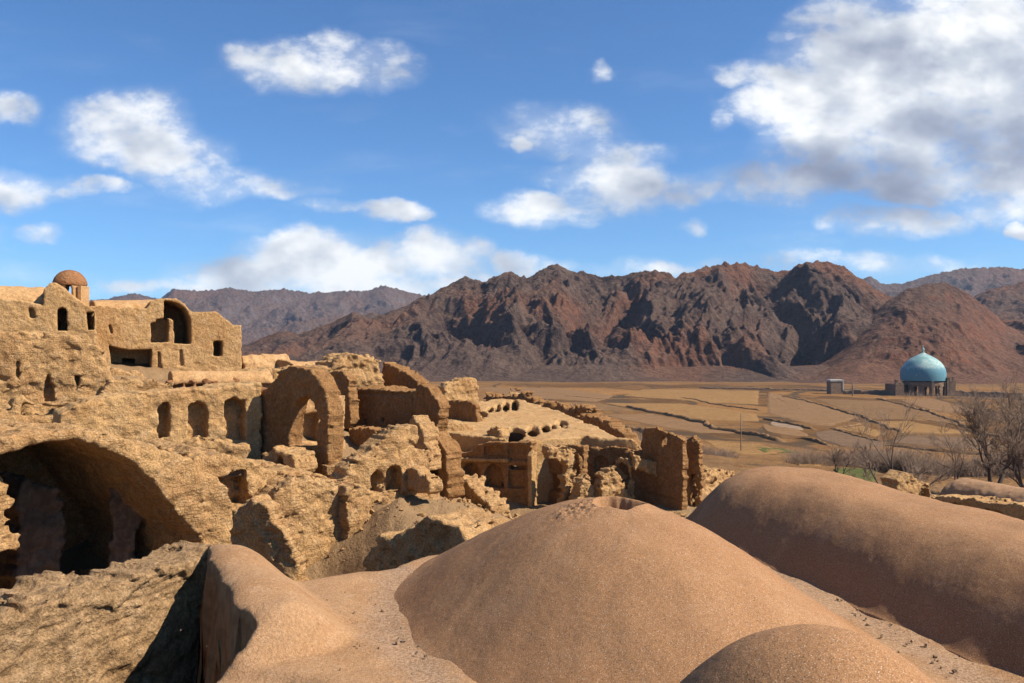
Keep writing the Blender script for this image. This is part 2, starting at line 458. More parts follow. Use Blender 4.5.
M_DOME = mud('straw_mud_plaster', (.475, .25, .117), (.43, .215, .098), (.53, .295, .15), 75, 1.0, .3, .008, fleck=.9, mid=.45)
M_ROOF = mud('worn_roof_plaster', (.52, .30, .16), (.45, .25, .13), (.6, .38, .22), 70, .7, .5, .010, fleck=.5)
M_BRICK = mud('fired_brick', (.42, .20, .09), (.34, .15, .065), (.5, .28, .14), 24, .8, 1.2, .05, courses=1.5)
# ================================================================== GROUND
PZ = -14.6
HAZE = 0.00008
_cp = [  # (px, row, Y) seen or plausible ground points
    (-500, 360, 34), (-200, 380, 34), (-60, 405, 30), (50, 408, 31), (150, 440, 29), (225, 452, 29), (200, 372, 42), (305, 472, 30), (335, 466, 32), (352, 458, 34), (90, 350, 46), (300, 478, 27), (385, 452, 34), (350, 400, 42),
    (400, 500, 23), (450, 506, 25), (400, 532, 18.6), (335, 600, 19.5), (320, 600, 21), (445, 526, 17.6), (500, 522, 26), (470, 512, 31), (520, 527, 34), (600, 530, 33), (490, 518, 38), (580, 520, 38), (640, 525, 36), (480, 512, 43), (560, 510, 42), (640, 510, 41), (700, 505, 44), (730, 490, 52), (770, 478, 62),
    (820, 474, 72), (880, 480, 62), (960, 486, 60), (1024, 488, 60), (900, 498, 46), (1000, 522, 38), (1150, 540, 34), (1200, 480, 60),
    (560, 424, 75), (480, 410, 75), (440, 400, 80), (640, 452, 80), (700, 455, 100), (560, 418, 100),
    (60, 330, 62), (250, 362, 60), (350, 385, 70), (440, 392, 130), (740, 452, 125), (600, 440, 120), (860, 452, 118), (1000, 452, 122), (1250, 452, 122), (200, 380, 140), (-300, 370, 110),
]
_P = [at(*c) for c in _cp]
_P += [np.array(q, float) for q in [(-9, 12, -7), (-5, 11, -6.6), (-9, 20, -6.6), (-6, 18, -6.6), (-3.5, 17, -6.4), (-14, 16, -6.5), (1, 17.4, -5.2), (4, 22, -6.6), (0, 5, -6.5), (8, 14, -6.5), (12, 24, -7.2), (14, 10, -7.0), (0, -20, -6.5), (-20, 0, -6.5),
    (-30, -20, -6.5), (30, -10, -9), (6, 30, -7.4), (-2, 24, -5.4), (-40, 20, -3), (60, 30, -12), (-60, 60, -6), (100, 80, PZ), (-100, 0, -10), (0, -100, -12), (100, -50, -14)]]
for k in range(28):
    a = k / 28 * 2 * math.pi; _P.append(np.array([190 * math.sin(a), 190 * math.cos(a), PZ]))
_P = np.array(_P)
_r = np.linalg.norm(_P[:, None, :2] - _P[None, :, :2], axis=2)
_w = np.linalg.solve(_r + 1e-3 * np.eye(len(_P)), _P[:, 2] - PZ)


def ground_base(x, y):
    x = np.asarray(x, float); y = np.asarray(y, float); z = np.full(np.broadcast(x, y).shape, PZ)
    for p, w in zip(_P, _w): z += w * np.sqrt((x - p[0]) ** 2 + (y - p[1]) ** 2)
    k = sstep(np.hypot(x, y), 135, 180)
    z = z * (1 - k) + PZ * k
    return z


def ground(x, y):
    r = np.hypot(x, y); z = ground_base(x, y)
    k = 1 - sstep(r, 60, 170)
    z = z + k * (.22 * fbm(x * .28, y * .28, 0 * x, 4, .55) + .07 * fbm(x * 1.7, y * 1.7, 0 * x + 3, 3, .6)) + (1 - k) * .25 * fbm(x * .03, y * .03, 0 * x + 7, 3)
    z = z + (1 - k) * .12 * fbm(x * .2, y * .2, 0 * x + 9, 2)
    return z


def g0(x, y): return float(ground(np.array([x], float), np.array([y], float))[0])


th = np.concatenate([np.linspace(-180, -46, 60)[:-1], np.linspace(-46, 46, 620), np.linspace(46, 180, 60)[1:]]) * math.pi / 180
rr = np.concatenate([[0.0], np.geomspace(3.0, 4400, 600)])
TH, RR = np.meshgrid(th, rr, indexing='ij')
gx = RR * np.sin(TH); gy = RR * np.cos(TH); gz = ground(gx, gy)

m, t = new_mat('dry_earth')
pos = t.node('ShaderNodeNewGeometry').outputs['Position']
a = t.noise(pos, .035, 7, .62, .6); b = t.noise(pos, .35, 7, .65); c_ = t.noise(pos, 4.0, 6, .65); d_ = t.noise(t.vmath('MULTIPLY', pos, (.25, 1, 1)), .09, 6, .6)
col = t.mix(t.smooth(a, .38, .66), (.24, .122, .05), (.32, .172, .072))
col = t.mix(t.smooth(d_, .5, .62, 0, .75), col, (.20, .115, .06))
col = t.mix(t.smooth(b, .45, .7, 0, .7), col, (.38, .22, .095))
col = t.mix(t.smooth(c_, .35, .7), t.mix(1, col, (.72, .7, .68), 'MULTIPLY'), t.mix(1, col, (1.15, 1.14, 1.12), 'MULTIPLY'))
# ploughed and fallow plots with thin banks between them, seen as patches of different earth
pv_ = t.vmath('MULTIPLY', t.vmath('ADD', pos, t.vmath('MULTIPLY', t.node('ShaderNodeTexNoise', {'Vector': pos, 'Scale': .04}).outputs['Color'], (14, 14, 0))), (.030, .017, 0))
vr = t.node('ShaderNodeVectorRotate', {'Vector': pv_, 'Angle': -.5}, rotation_type='Z_AXIS').outputs[0]
vc = t.node('ShaderNodeTexVoronoi', {'Vector': vr, 'Scale': 1.0, 'Randomness': .75}, distance='CHEBYCHEV').outputs['Color']
ve = t.node('ShaderNodeTexVoronoi', {'Vector': vr, 'Scale': 1.0, 'Randomness': .75}, feature='DISTANCE_TO_EDGE').outputs['Distance']
vs = t.node('ShaderNodeSeparateXYZ', {0: vc}).outputs[0]
rd = t.vmath('LENGTH', t.vmath('MULTIPLY', pos, (1, 1, 0)))
pm = t.math('MULTIPLY', t.smooth(rd, 105, 150), t.smooth(rd, 380, 420, 1, 0))
plot = t.mix(t.smooth(vs, .2, .8), t.mix(1, col, (.68, .66, .62), 'MULTIPLY'), t.mix(1, col, (1.30, 1.24, 1.08), 'MULTIPLY'))
plot = t.mix(t.smooth(ve, .012, .035, 1, 0), plot, (.12, .075, .04))
furrow = t.node('ShaderNodeTexWave', {'Vector': vr, 'Scale': 9.0, 'Distortion': 1.5, 'Detail': 2.0}).outputs['Fac']
plot = t.mix(t.smooth(furrow, .2, .8, .0, .35), plot, t.mix(1, plot, (.72, .70, .68), 'MULTIPLY'))
col = t.mix(pm, col, plot)
sc_ = t.noise(pos, .11, 7, .7, .3)
col = t.mix(t.math('MULTIPLY', t.smooth(sc_, .56, .66, 0, .7), t.smooth(rd, 60, 90)), col, (.13, .09, .05))
# the village hill is paler, made of its own fallen adobe
sepg = t.node('ShaderNodeSeparateXYZ', {0: pos})
dist = t.vmath('LENGTH', t.vmath('MULTIPLY', pos, (1, 1, 0)))
col = t.mix(t.smooth(dist, 42, 75, 1, 0), col, t.mix(t.smooth(b, .35, .65), (.43, .27, .135), (.36, .215, .105)))
h = t.math('ADD', t.math('MULTIPLY', c_, 1.0), t.math('MULTIPLY', t.noise(pos, 14, 5, .65), .5))
finish(t, col, .95, h, .9, .12, .05)
M_GROUND = m
go = obj('ground', np.stack([gx, gy, gz], -1).reshape(-1, 3), grid_faces(*gx.shape), M_GROUND, loc=(0, 0, PZ)); tag(go, kind='structure')


# ================================================================== MOUNTAINS
def curve(pts):
    xs = np.array([p[0] for p in pts], float); ys = np.array([p[1] for p in pts], float)
    return lambda x: np.interp(x, xs, ys)


def rock_mat(name, ca_, cb_, cc_, sc_=1.0, red=.6, bump=3.0, east=0.0):
    m, t = new_mat(name)
    geo = t.node('ShaderNodeNewGeometry'); pos = geo.outputs['Position']
    nz = t.node('ShaderNodeSeparateXYZ', {0: geo.outputs['Normal']}).outputs[2]
    a = t.noise(pos, .012 * sc_, 5, .6, .5); b = t.noise(pos, .06 * sc_, 8, .7, .3); c = t.noise(pos, .35 * sc_, 6, .7)
    warm = t.noise(t.vmath('ADD', pos, (400, 90, 0)), .0075 * sc_, 4, .55, .8)
    warm = t.math('ADD', warm, t.smooth(t.node('ShaderNodeSeparateXYZ', {0: pos}).outputs[0], 80, 240, 0, east))
    col = t.mix(t.smooth(b, .36, .64), ca_, cb_)
    col = t.mix(t.smooth(warm, .50, .64, 0, red), col, cc_)
    col = t.mix(t.smooth(t.noise(t.vmath('ADD', pos, (70, 900, 0)), .03 * sc_, 6, .65, .5), .56, .66, 0, .6), col, t.mix(.5, ca_, (.05, .035, .035)))
    slope = t.smooth(nz, .62, .86)
    scree = t.mix(t.smooth(warm, .45, .6), (.165, .108, .082), (.21, .115, .075))
    col = t.mix(t.math('MULTIPLY', slope, .75), col, scree)
    col = t.mix(t.smooth(c, .3, .7), t.mix(1, col, (.68, .68, .68), 'MULTIPLY'), t.mix(1, col, (1.25, 1.23, 1.2), 'MULTIPLY'))
    h = t.math('ADD', t.math('MULTIPLY', b, 2.2), t.math('MULTIPLY', c, .8))
    finish(t, col, .95, h, 1.0, bump, .05)
    return m


M_ROCK = rock_mat('dark_rock', (.085, .056, .048), (.185, .122, .092), (.26, .11, .062), red=.7, east=.07)
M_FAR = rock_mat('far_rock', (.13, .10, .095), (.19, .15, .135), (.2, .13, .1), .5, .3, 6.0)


def range_mesh(name, sky_rows, Yc, Yb, mat, seed, ns=900, nt=300, px0=-150, px1=1250, spur=60., spur_amp=.42, back=1.8, foot=PZ, rough_a=.05, sharp=1.15):
    """mountain range: crest at depth about Yc under the traced skyline, feet at about Yb"""
    px = np.linspace(px0, px1, ns); s = (px - 512) / F
    t = np.concatenate([np.linspace(-.12, 1, int(nt * .75)), np.linspace(1, back, nt - int(nt * .75) + 1)[1:]])
    S, T = np.meshgrid(s, t, indexing='ij'); PX = S * F + 512
    wob = fbm(S * 4.0 + seed, 0 * S, 0 * S + 2, 3)
    yc = Yc * (1 + .06 * wob); yb = Yb * (1 + .025 * fbm(S * 7 + seed, 0 * S, 0 * S + 8, 3))
    Y = yb + (yc - yb) * T; X = S * Y
    crest = (HZ - np.interp(PX, [q[0] for q in sky_rows], [q[1] for q in sky_rows])) / F * yc - foot
    L = (yc - yb)
    # spurs run down from the crest; they branch as they fall
    wx = X + 22 * fbm(X / 110 + seed, Y / 110, 0 * X, 3); wy = Y + 22 * fbm(X / 110 + seed + 50, Y / 110, 0 * X, 3)
    r1 = ridged(wx / (spur * 2.1) + seed, wy / (spur * 5.2), 0 * X + seed, 3, .5)
    r2 = ridged(wx / spur + seed * 2, wy / (spur * 1.9), 0 * X + 5, 4, .55)
    r3 = ridged(wx / (spur * .36) + seed * 3, wy / (spur * .52), 0 * X + 9, 4, .6)
    tt = np.clip(T, 0, 1)
    prof = tt ** sharp
    env = np.clip(tt * (1.0 - tt) * 4, 0, 1) ** .8
    sp_ = (r1 - .5) * 1.0 + (r2 - .5) * .7
    zz = prof + env * spur_amp * np.where(sp_ > 0, sp_ * .45, sp_)
    zz = zz + (np.clip(tt * 3, 0, 1)) * (.25 + .75 * np.clip((1 - tt) * 5, 0, 1)) * rough_a * (r3 - .45) * 1.6
    zz = zz + np.clip(tt * 4, 0, 1) * rough_a * .35 * fbm(X / 7.0, Y / 7.0, 0 * X + 4, 3, .6)
    beyond = np.clip((T - 1) / (back - 1), 0, 1)
    zz = np.where(T > 1, (1 - beyond * .9) * (1 + 0 * zz) + beyond * .35 * (r1 - .5) + rough_a * np.clip(beyond * 8, .2, 1) * (r3 - .45) * 1.0, zz)
    talus = .10 * sstep(T, -.1, .22)
    zz = np.where(T < .25, np.maximum(zz * .9, talus * (.8 + .4 * r1) * sstep(T, -.12, .2)), zz)
    zz = zz * sstep(T, -.12, .02)
    Z = foot - 1.0 * (1 - sstep(T, -.12, 0)) + zz * crest
    o = obj(name, np.stack([X, Y, Z], -1).reshape(-1, 3), grid_faces(*X.shape)[:, ::-1], mat, loc=(0, Yc, foot))
    return tag(o, kind='structure')


SKY_MAIN = [(-150, 352), (180, 350), (243, 346), (262, 338), (280, 331), (300, 334), (330, 323), (352, 312), (372, 318), (395, 310), (425, 297), (445, 288), (465, 277), (482, 282), (500, 275), (512, 272), (526, 279), (545, 268), (558, 264), (575, 271), (600, 276), (622, 278),
            (640, 271), (655, 270), (676, 277), (690, 271), (705, 267), (725, 264), (745, 262), (765, 269), (780, 273), (800, 266), (820, 262), (840, 266), (856, 277), (872, 288), (885, 296), (900, 303), (925, 312), (1000, 318), (1060, 322), (1250, 300)]
range_mesh('mountains', SKY_MAIN, 640, 425, M_ROCK, 3.0, ns=1150, nt=420, spur=52., spur_amp=.68, rough_a=.075, sharp=1.0)
SKY_R = [(780, 384), (830, 352), (862, 324), (885, 303), (905, 290), (925, 284), (945, 283), (962, 290), (985, 306), (1005, 324), (1030, 338), (1080, 345), (1250, 350)]
M_RED = rock_mat('red_rock', (.15, .075, .052), (.24, .12, .078), (.30, .125, .07), red=.8, east=.1)
range_mesh('foothill', SKY_R, 540, 400, M_RED, 11.0, ns=420, nt=220, px0=785, px1=1250, spur=50., spur_amp=.30, rough_a=.04)
SKY_FL = [(-150, 310), (60, 306), (110, 298), (135, 294), (160, 299), (173, 289), (200, 290), (232, 288), (252, 292), (285, 289), (310, 293), (345, 291), (370, 290), (386, 285), (402, 291), (428, 297), (480, 310), (700, 330), (1250, 340)]
range_mesh('far_mountains', SKY_FL, 2300, 1500, M_FAR, 21.0, ns=620, nt=200, px0=-200, px1=720, spur=170., spur_amp=.42, rough_a=.07)
SKY_ML = [(100, 352), (215, 350), (245, 345), (280, 338), (320, 334), (350, 322), (372, 311), (392, 318), (430, 330), (500, 345)]
range_mesh('middle_hills', SKY_ML, 1050, 800, M_ROCK, 27.0, ns=300, nt=140, px0=80, px1=560, spur=80., spur_amp=.4, rough_a=.07)
SKY_FR = [(600, 330), (800, 300), (845, 290), (860, 281), (870, 277), (882, 283), (902, 283), (932, 275), (960, 269), (1000, 267), (1030, 269), (1100, 262), (1300, 275)]
range_mesh('far_mountains', SKY_FR, 1800, 1200, M_FAR, 33.0, ns=420, nt=180, px0=600, px1=1300, spur=140., spur_amp=.40, rough_a=.06)
SKY_MR = [(900, 350), (940, 318), (965, 300), (990, 290), (1024, 281), (1080, 266), (1300, 270)]
range_mesh('middle_hills', SKY_MR, 900, 650, M_ROCK, 39.0, ns=300, nt=160, px0=880, px1=1320, spur=80., spur_amp=.4, rough_a=.06)


V_ = [(x, y, z) for z in (-16.8, 260) for y in (-1500, 4500) for x in (-4200, 4200)]
hz_ = obj('haze', V_, [(0, 2, 3, 1), (4, 5, 7, 6), (0, 1, 5, 4), (1, 3, 7, 5), (3, 2, 6, 7), (2, 0, 4, 6)], [], smooth=False); tag(hz_, kind='stuff')
mh = D.materials.new('thin_haze'); mh.use_nodes = True; th_ = NT(mh.node_tree); th_.n.clear()
pv = th_.node('ShaderNodeVolumePrincipled', {'Color': (.62, .76, 1.0, 1), 'Density': HAZE, 'Anisotropy': .2}); th_.node('ShaderNodeOutputMaterial', {1: pv.outputs[0]})
hz_.data.materials.append(mh)


# ================================================================== FIELDS on the valley floor
def flat_mat(name, c0, c1, sx=.05, sy=.4):
    m, t = new_mat(name)
    pos = t.node('ShaderNodeNewGeometry').outputs['Position']
    a = t.noise(t.vmath('MULTIPLY', pos, (sx * 4, sy * 4, 1)), .8, 6, .65, .4); b = t.noise(pos, 1.2, 6, .7)
    c = t.mix(t.smooth(a, .35, .65), c0, c1); c = t.mix(t.smooth(b, .3, .7), t.mix(1, c, (.78, .78, .78), 'MULTIPLY'), t.mix(1, c, (1.15, 1.15, 1.15), 'MULTIPLY'))
    finish(t, c, .95, b, .8, .15, .05); return m


MF = {'o': flat_mat('stubble', (.385, .21, .078), (.31, .17, .066)), 'b': flat_mat('ploughed_soil', (.22, .12, .055), (.29, .165, .075)), 'l': flat_mat('pale_soil', (.32, .18, .084), (.26, .145, .068)),
      'd': flat_mat('dark_soil', (.19, .118, .07), (.24, .145, .08)), 'g': flat_mat('young_crop', (.10, .12, .03), (.17, .15, .05)), 'r': flat_mat('pale_gravel', (.40, .28, .18), (.30, .20, .13))}


def on_plain(px, row, z=None):
    """picture point onto the ground: march along the ray"""
    s = np.linspace(45, 420, 1500); x = (px - 512) / F * s; zr = (HZ - row) / F * s; zg = ground_base(x, s)
    i = int(np.argmax(zr < zg)) if (zr < zg).any() else -1
    return np.array([x[i], s[i]])


def field(kind, pts, n=26, lift=.10):
    P = np.array([on_plain(*q) for q in pts])
    # fan of the polygon subdivided so that it follows the ground
    c = P.mean(0); V = []; Fq = []
    k = len(P)
    edge = []
    for i in range(k):
        a, b = P[i], P[(i + 1) % k]; L = np.linalg.norm(b - a); m_ = max(3, int(L / 3))
        for j in range(m_): edge.append(a + (b - a) * j / m_)
    edge = np.array(edge); e = len(edge)
    edge += .7 * np.stack([fbm(edge[:, 0] * .15, edge[:, 1] * .15, 0 * edge[:, 0] + 5, 2), fbm(edge[:, 0] * .15, edge[:, 1] * .15, 0 * edge[:, 0] + 15, 2)], 1)
    rings = np.linspace(1, 0.02, 14)
    for r_ in rings:
        q = c + (edge - c) * r_; z = ground(q[:, 0], q[:, 1]) + lift * (1 if r_ < .999 else -2)
        V += list(np.column_stack([q, z]))
    for a in range(len(rings) - 1):
        for i in range(e): Fq.append((a * e + i, a * e + (i + 1) % e, (a + 1) * e + (i + 1) % e, (a + 1) * e + i))
    o = obj('field', V, Fq, MF[kind]); tag(o, kind='structure')


FIELDS = [
    ('o', [(874, 422), (906, 421), (978, 433), (906, 434.6)]), ('o', [(831, 428.5), (865, 426), (888, 434.5), (876, 438)]), ('b', [(809, 398.5), (890, 401), (930, 413), (975, 429), (925, 420.6), (873, 420.5)]),
    ('l', [(766, 392), (804, 398.5), (862, 419), (830, 427.5), (790, 421), (766, 414)]), ('d', [(901, 436), (985, 438), (1010, 447), (980, 451), (886, 443)]), ('d', [(832, 431), (872, 439), (900, 448), (850, 449), (815, 440), (812, 433)]),
    ('l', [(895, 400), (930, 398), (965, 407), (985, 413), (945, 413), (925, 409)]), ('o', [(640, 389), (762, 391), (762, 405), (700, 402), (620, 396)]), ('l', [(470, 387), (560, 388), (620, 396), (600, 402), (520, 398)]),
    ('o', [(600, 403), (680, 403), (760, 414), (764, 423), (700, 420), (640, 410)]), ('b', [(520, 400), (600, 403), (640, 412), (590, 411), (540, 406)]), ('l', [(600, 415), (650, 414), (700, 424), (755, 434), (700, 434), (640, 424)]),
    ('o', [(700, 440), (760, 445), (790, 452), (740, 454)]), ('l', [(762, 425), (800, 431), (810, 437), (790, 437), (764, 432)]), ('r', [(772, 422), (800, 428), (806, 431), (785, 430), (768, 425)]), ('g', [(752, 447), (785, 449), (800, 453), (764, 453)]), ('g', [(832, 468), (874, 470), (876, 483), (840, 484)]), ('o', [(780, 458), (840, 459), (870, 464), (800, 466)]), ('l', [(980, 415), (1024, 420), (1060, 430), (1024, 430)]),
]
for k_, p_ in FIELDS: field(k_, p_)


def bank(line, w=1.6, h=1.0, mat=None, seed=0):
    P = np.array([on_plain(*q) for q in line]); seg = np.linalg.norm(np.diff(P, axis=0), axis=1); L = np.concatenate([[0], np.cumsum(seg)])
    n = max(8, int(L[-1] / .8)); w *= .40; h *= .24; s = np.linspace(0, L[-1], n)
    C = np.column_stack([np.interp(s, L, P[:, 0]), np.interp(s, L, P[:, 1])])
    C += .9 * np.column_stack([fbm(s * .12 + seed, 0 * s, 0 * s, 3), fbm(s * .12 + seed, 0 * s, 0 * s + 9, 3)])
    T_ = np.gradient(C, axis=0); T_ /= np.linalg.norm(T_, axis=1)[:, None]; N_ = np.column_stack([-T_[:, 1], T_[:, 0]])
    prof = [(-1, -.3), (-.7, .3), (-.35, .85), (0, 1), (.35, .85), (.7, .3), (1, -.3)]
    V = []
    h = h * 1.5; hh = h * np.clip(np.minimum(s, L[-1] - s) / 2.5, .02, 1) * (1 + .5 * fbm(s * .5 + seed, 0 * s, 0 * s + 3, 3))
    for a, b in prof:
        q = C + N_ * (a * w); q = q + .2 * np.column_stack([fbm(s * 1.1, 0 * s + a * 3, 0 * s + seed, 2), 0 * s])
        V.append(np.column_stack([q, ground(q[:, 0], q[:, 1]) + b * hh * (1 + .25 * fbm(s * 1.3, 0 * s + a * 5, 0 * s + seed, 2))]))
    o = obj('field_bank', np.stack(V, 1).reshape(-1, 3), grid_faces(n, len(prof)), mat or MF['l']); tag(o, kind='structure')


BANKS = [([(783, 396), (812, 403), (845, 412), (872, 421), (902, 434)], 1.5, 1.1), ([(900, 435), (940, 435.5), (986, 436)], 1.0, 1.0), ([(876, 399), (905, 406), (928, 412), (960, 424), (986, 434), (1010, 439)], 1.6, 1.2), ([(830, 429), (856, 437), (886, 444)], 1.2, .9),
         ([(762, 419), (790, 425), (815, 431)], 1.2, 1.2), ([(796, 438), (815, 442), (832, 447)], 1.2, 1.2), ([(626, 407), (645, 412), (668, 415), (700, 423), (715, 430), (760, 437), (785, 443)], 1.8, 1.6), ([(680, 398), (705, 402), (730, 407), (764, 411)], 1.2, .9),
         ([(560, 396), (600, 399), (650, 399)], .8, .6), ([(640, 386), (760, 390), (800, 393)], .8, .5), ([(866, 424), (834, 428)], .7, .6), ([(560, 418), (600, 424), (650, 434), (700, 443)], 2.2, 1.6), ([(880, 446), (940, 452), (1024, 458)], 1.2, 1.0)]
for i, (l_, w_, h_) in enumerate(BANKS): bank(l_, w_, h_, seed=i * 7.3)


# ================================================================== MOSQUE in the fields
def lathe(prof, c, n=48):
    """prof: (r, z) from bottom to top, world z"""
    V = [];
    for r_, z in prof:
        for i in range(n):
            a = 2 * math.pi * i / n; V.append((c[0] + r_ * math.cos(a), c[1] + r_ * math.sin(a), z))
    Fq = [(j * n + i, j * n + (i + 1) % n, (j + 1) * n + (i + 1) % n, (j + 1) * n + i) for j in range(len(prof) - 1) for i in range(n)]
    return V, Fq


def boxes(bs):
    """bs: (x0,y0,z0,x1,y1,z1)"""
    V = []; Fq = []
    for b in bs:
        k = len(V); x0, y0, z0, x1, y1, z1 = b
        V += [(x0, y0, z0), (x1, y0, z0), (x1, y1, z0), (x0, y1, z0), (x0, y0, z1), (x1, y0, z1), (x1, y1, z1), (x0, y1, z1)]
        Fq += [tuple(k + i for i in q) for q in ((0, 3, 2, 1), (4, 5, 6, 7), (0, 1, 5, 4), (1, 2, 6, 5), (2, 3, 7, 6), (3, 0, 4, 7))]
    return V, Fq


m, t = new_mat('turquoise_tile')
pos = t.node('ShaderNodeNewGeometry').outputs['Position']
n_ = t.noise(pos, .35, 6, .65, .3); n2_ = t.noise(pos, 1.6, 5, .6)
zz_ = t.node('ShaderNodeSeparateXYZ', {0: pos}).outputs[2]
c = t.mix(t.smooth(n_, .42, .6), (.25, .44, .42), (.47, .62, .56))
c = t.mix(t.smooth(t.math('ADD', t.math('MULTIPLY', n_, 6.0), zz_), PZ + 11.2, PZ + 13.4, 1, 0), c, (.13, .31, .37))
c = t.mix(t.smooth(n2_, .6, .72, 0, .6), c, (.5, .55, .48))
tl = t.node('ShaderNodeTexBrick', {'Vector': t.vmath('MULTIPLY', pos, (1, 1, 1)), 'Scale': 1.2, 'Mortar Size': .04}).outputs['Fac']
finish(t, c, .6, tl, .3, .03, .25); M_TILE = m
M_OLD = mud('old_brick_vault_shade', (.30, .20, .135), (.23, .15, .10), (.38, .265, .185), 6, .8, .3, .1, streak=.5)  # old brick; on the great vault's inner walls its dark colour paints shade
M_OLDP = mud('pale_post', (.34, .24, .16), (.3, .2, .13), (.42, .31, .22), 6, .5, .3, .05)

YM = 288.0; mc = at(923, 352, YM)[:2]; mz = g0(mc[0], mc[1])
ms = thing('mosque', 'ruined round shrine with a weathered turquoise tiled dome standing in the valley fields', 'mosque', (mc[0], mc[1], mz))
RD = 7.1
base = mz - .3
prof = [(RD * .985, mz + 5.0), (RD * 1.0, mz + 6.0), (RD * 1.0, mz + 7.4), (RD * .97, mz + 8.7), (RD * .89, mz + 10.0), (RD * .75, mz + 11.3), (RD * .57, mz + 12.35), (RD * .37, mz + 13.2), (RD * .17, mz + 13.9), (.22, mz + 14.5)]
V, Fq = lathe(prof, mc, 64); obj('dome', V, Fq, M_TILE, ms)
V, Fq = lathe([(.18, mz + 14.4), (.5, mz + 14.6), (.2, mz + 14.9), (.45, mz + 15.3), (.5, mz + 15.6), (.15, mz + 16.0), (.1, mz + 16.5), (.02, mz + 17.1)], mc, 12); obj('finial', V, Fq, M_TILE, ms)


def drum(U, V, W):
    r_ = np.sqrt(U ** 2 + V ** 2); f = np.maximum(r_ - RD * .93, np.maximum(-W, W - 5.1))
    g = r_ - RD * .8; f = np.maximum(f, -np.maximum(g, W - 4.4))
    for k in range(12):
        a = k * math.pi / 6 + .26; cx_, cy_ = math.cos(a), math.sin(a)
        al_ = U * cx_ + V * cy_; ac = -U * cy_ + V * cx_
        h = np.maximum(np.maximum(np.abs(ac) - .75, W - 3.4), 2 - al_); f = np.maximum(f, -h)
    return f


solid('drum', (mc[0], mc[1], base), 0, (-RD, -RD, 0), (RD, RD, 5.2), .3, drum, M_OLD, ms, .1, .05, 0)
for px_, w_, h_, lab in ((896.5, .9, 5.2, None), (948, .9, 6.2, None), (901, .8, 4.2, None), (953, .5, 6.4, None), (932.5, .5, 5.0, None), (945, .5, 4.6, None)):
    q = at(px_, 352, YM - (9.0 if 930 < px_ < 940 else 4.5)); zq = g0(q[0], q[1])
    V, Fq = boxes([(q[0] - w_ / 2, q[1] - w_ / 2, zq - .5, q[0] + w_ / 2, q[1] + w_ / 2, zq + h_), (q[0] - w_ * .65, q[1] - w_ * .65, zq + h_ - .35, q[0] + w_ * .65, q[1] + w_ * .65, zq + h_ - .1)])
    obj('arcade_pier', V, Fq, M_OLDP, ms, smooth=False)
q = at(895, 352, YM - 2); zq = g0(q[0], q[1]); V, Fq = boxes([(q[0] - 1.6, q[1] - 4, zq - .5, q[0] + 1.2, q[1] + 4, zq + 3.7)]); obj('side_wall', V, Fq, M_OLD, ms, smooth=False)
q = at(949, 352, YM - 2); V, Fq = boxes([(q[0] - 1.4, q[1] - 3, zq - .5, q[0] + .7, q[1] + 4, zq + 4.9)]); obj('side_wall', V, Fq, M_OLD, ms, smooth=False)

# hut with a white parapet, low walls and posts beside the mosque
q = at(835, 352, 300); zq = g0(q[0], q[1])
hut = thing('hut', 'small block hut with a whitewashed roof edge at the foot of the mountain', 'hut', (q[0], q[1], zq))
M_WHITE = mud('whitewash', (.72, .68, .62), (.6, .55, .48), (.78, .75, .7), 3, .3, .3, .03)
V, Fq = boxes([(q[0] - 2.2, q[1] - 2, zq - .4, q[0] + 2.2, q[1] + 2, zq + 4.4)]); obj('wall', V, Fq, M_OLDP, hut, smooth=False)
V, Fq = boxes([(q[0] - 2.35, q[1] - 2.15, zq + 4.4, q[0] + 2.35, q[1] + 2.15, zq + 5.0), (q[0] + 1.9, q[1] - 2.12, zq + 1.2, q[0] + 2.33, q[1] - 1.8, zq + 4.4)]); obj('roof_edge', V, Fq, M_WHITE, hut, smooth=False)
V, Fq = boxes([(q[0] + 2.2, q[1] - 1.5, zq - .4, q[0] + 5.2, q[1] + 1.2, zq + 1.7)]); obj('low_annex', V, Fq, M_OLDP, hut, smooth=False)


def pole(px, row, Y, h, r, name, label, cat, arm=0, mat=None):
    p = at(px, row, Y); z = g0(p[0], p[1]); V, Fq = lathe([(r, z - .3), (r * .9, z + h * .5), (r * .7, z + h), (.01, z + h + .02)], p, 8)
    o = obj(name, V, Fq, mat or M_OLDP)
    return tag(o, label, cat)


pole(852.5, 398, 285, 4.8, .28, 'post', 'pale post standing in the field between the small hut and the turquoise dome', 'post')
pole(741, 452, 126, 5.6, .09, 'utility_pole', 'thin leaning wooden pole standing alone at the edge of the fields', 'pole')


def rough_wall_line(name, pts, Y, h, w, label, cat, mat, vox=.35):
    """low broken wall on the valley floor"""
    a = at(pts[0], 352, Y[0]); b = at(pts[1], 352, Y[1]); pl = Plane((pts[0], Y[0]), (pts[1], Y[1])); z = min(g0(*a[:2]), g0(*b[:2]))
    def fld(U, V, W):
        return np.maximum(np.maximum(-U, U - pl.L), np.maximum(np.abs(V) - w / 2, np.maximum(-W, W - h * (1 + .35 * noise3(U * .35 + pts[0], 0 * U, 0 * U)))))
    o = solid(name, (a[0], a[1], z - .4), pl.ang, (0, -w / 2, 0), (pl.L, w / 2, h * 1.5), vox, fld, mat, None, .15, .12, 0)
    return tag(o, label, cat)


rough_wall_line('field_wall', (843, 888), (296, 291), 2.0, .8, 'low pale broken mud wall running from the hut towards the domed shrine', 'wall', M_OLDP)
rough_wall_line('field_wall', (955, 1024), (285, 270), 2.2, .9, 'low pale broken wall reaching right from the domed shrine', 'wall', M_OLDP)
rough_wall_line('field_wall', (700, 830), (345, 320), 1.1, 1.2, 'long low dark earth wall along the foot of the mountain left of the hut', 'wall', M_OLD)
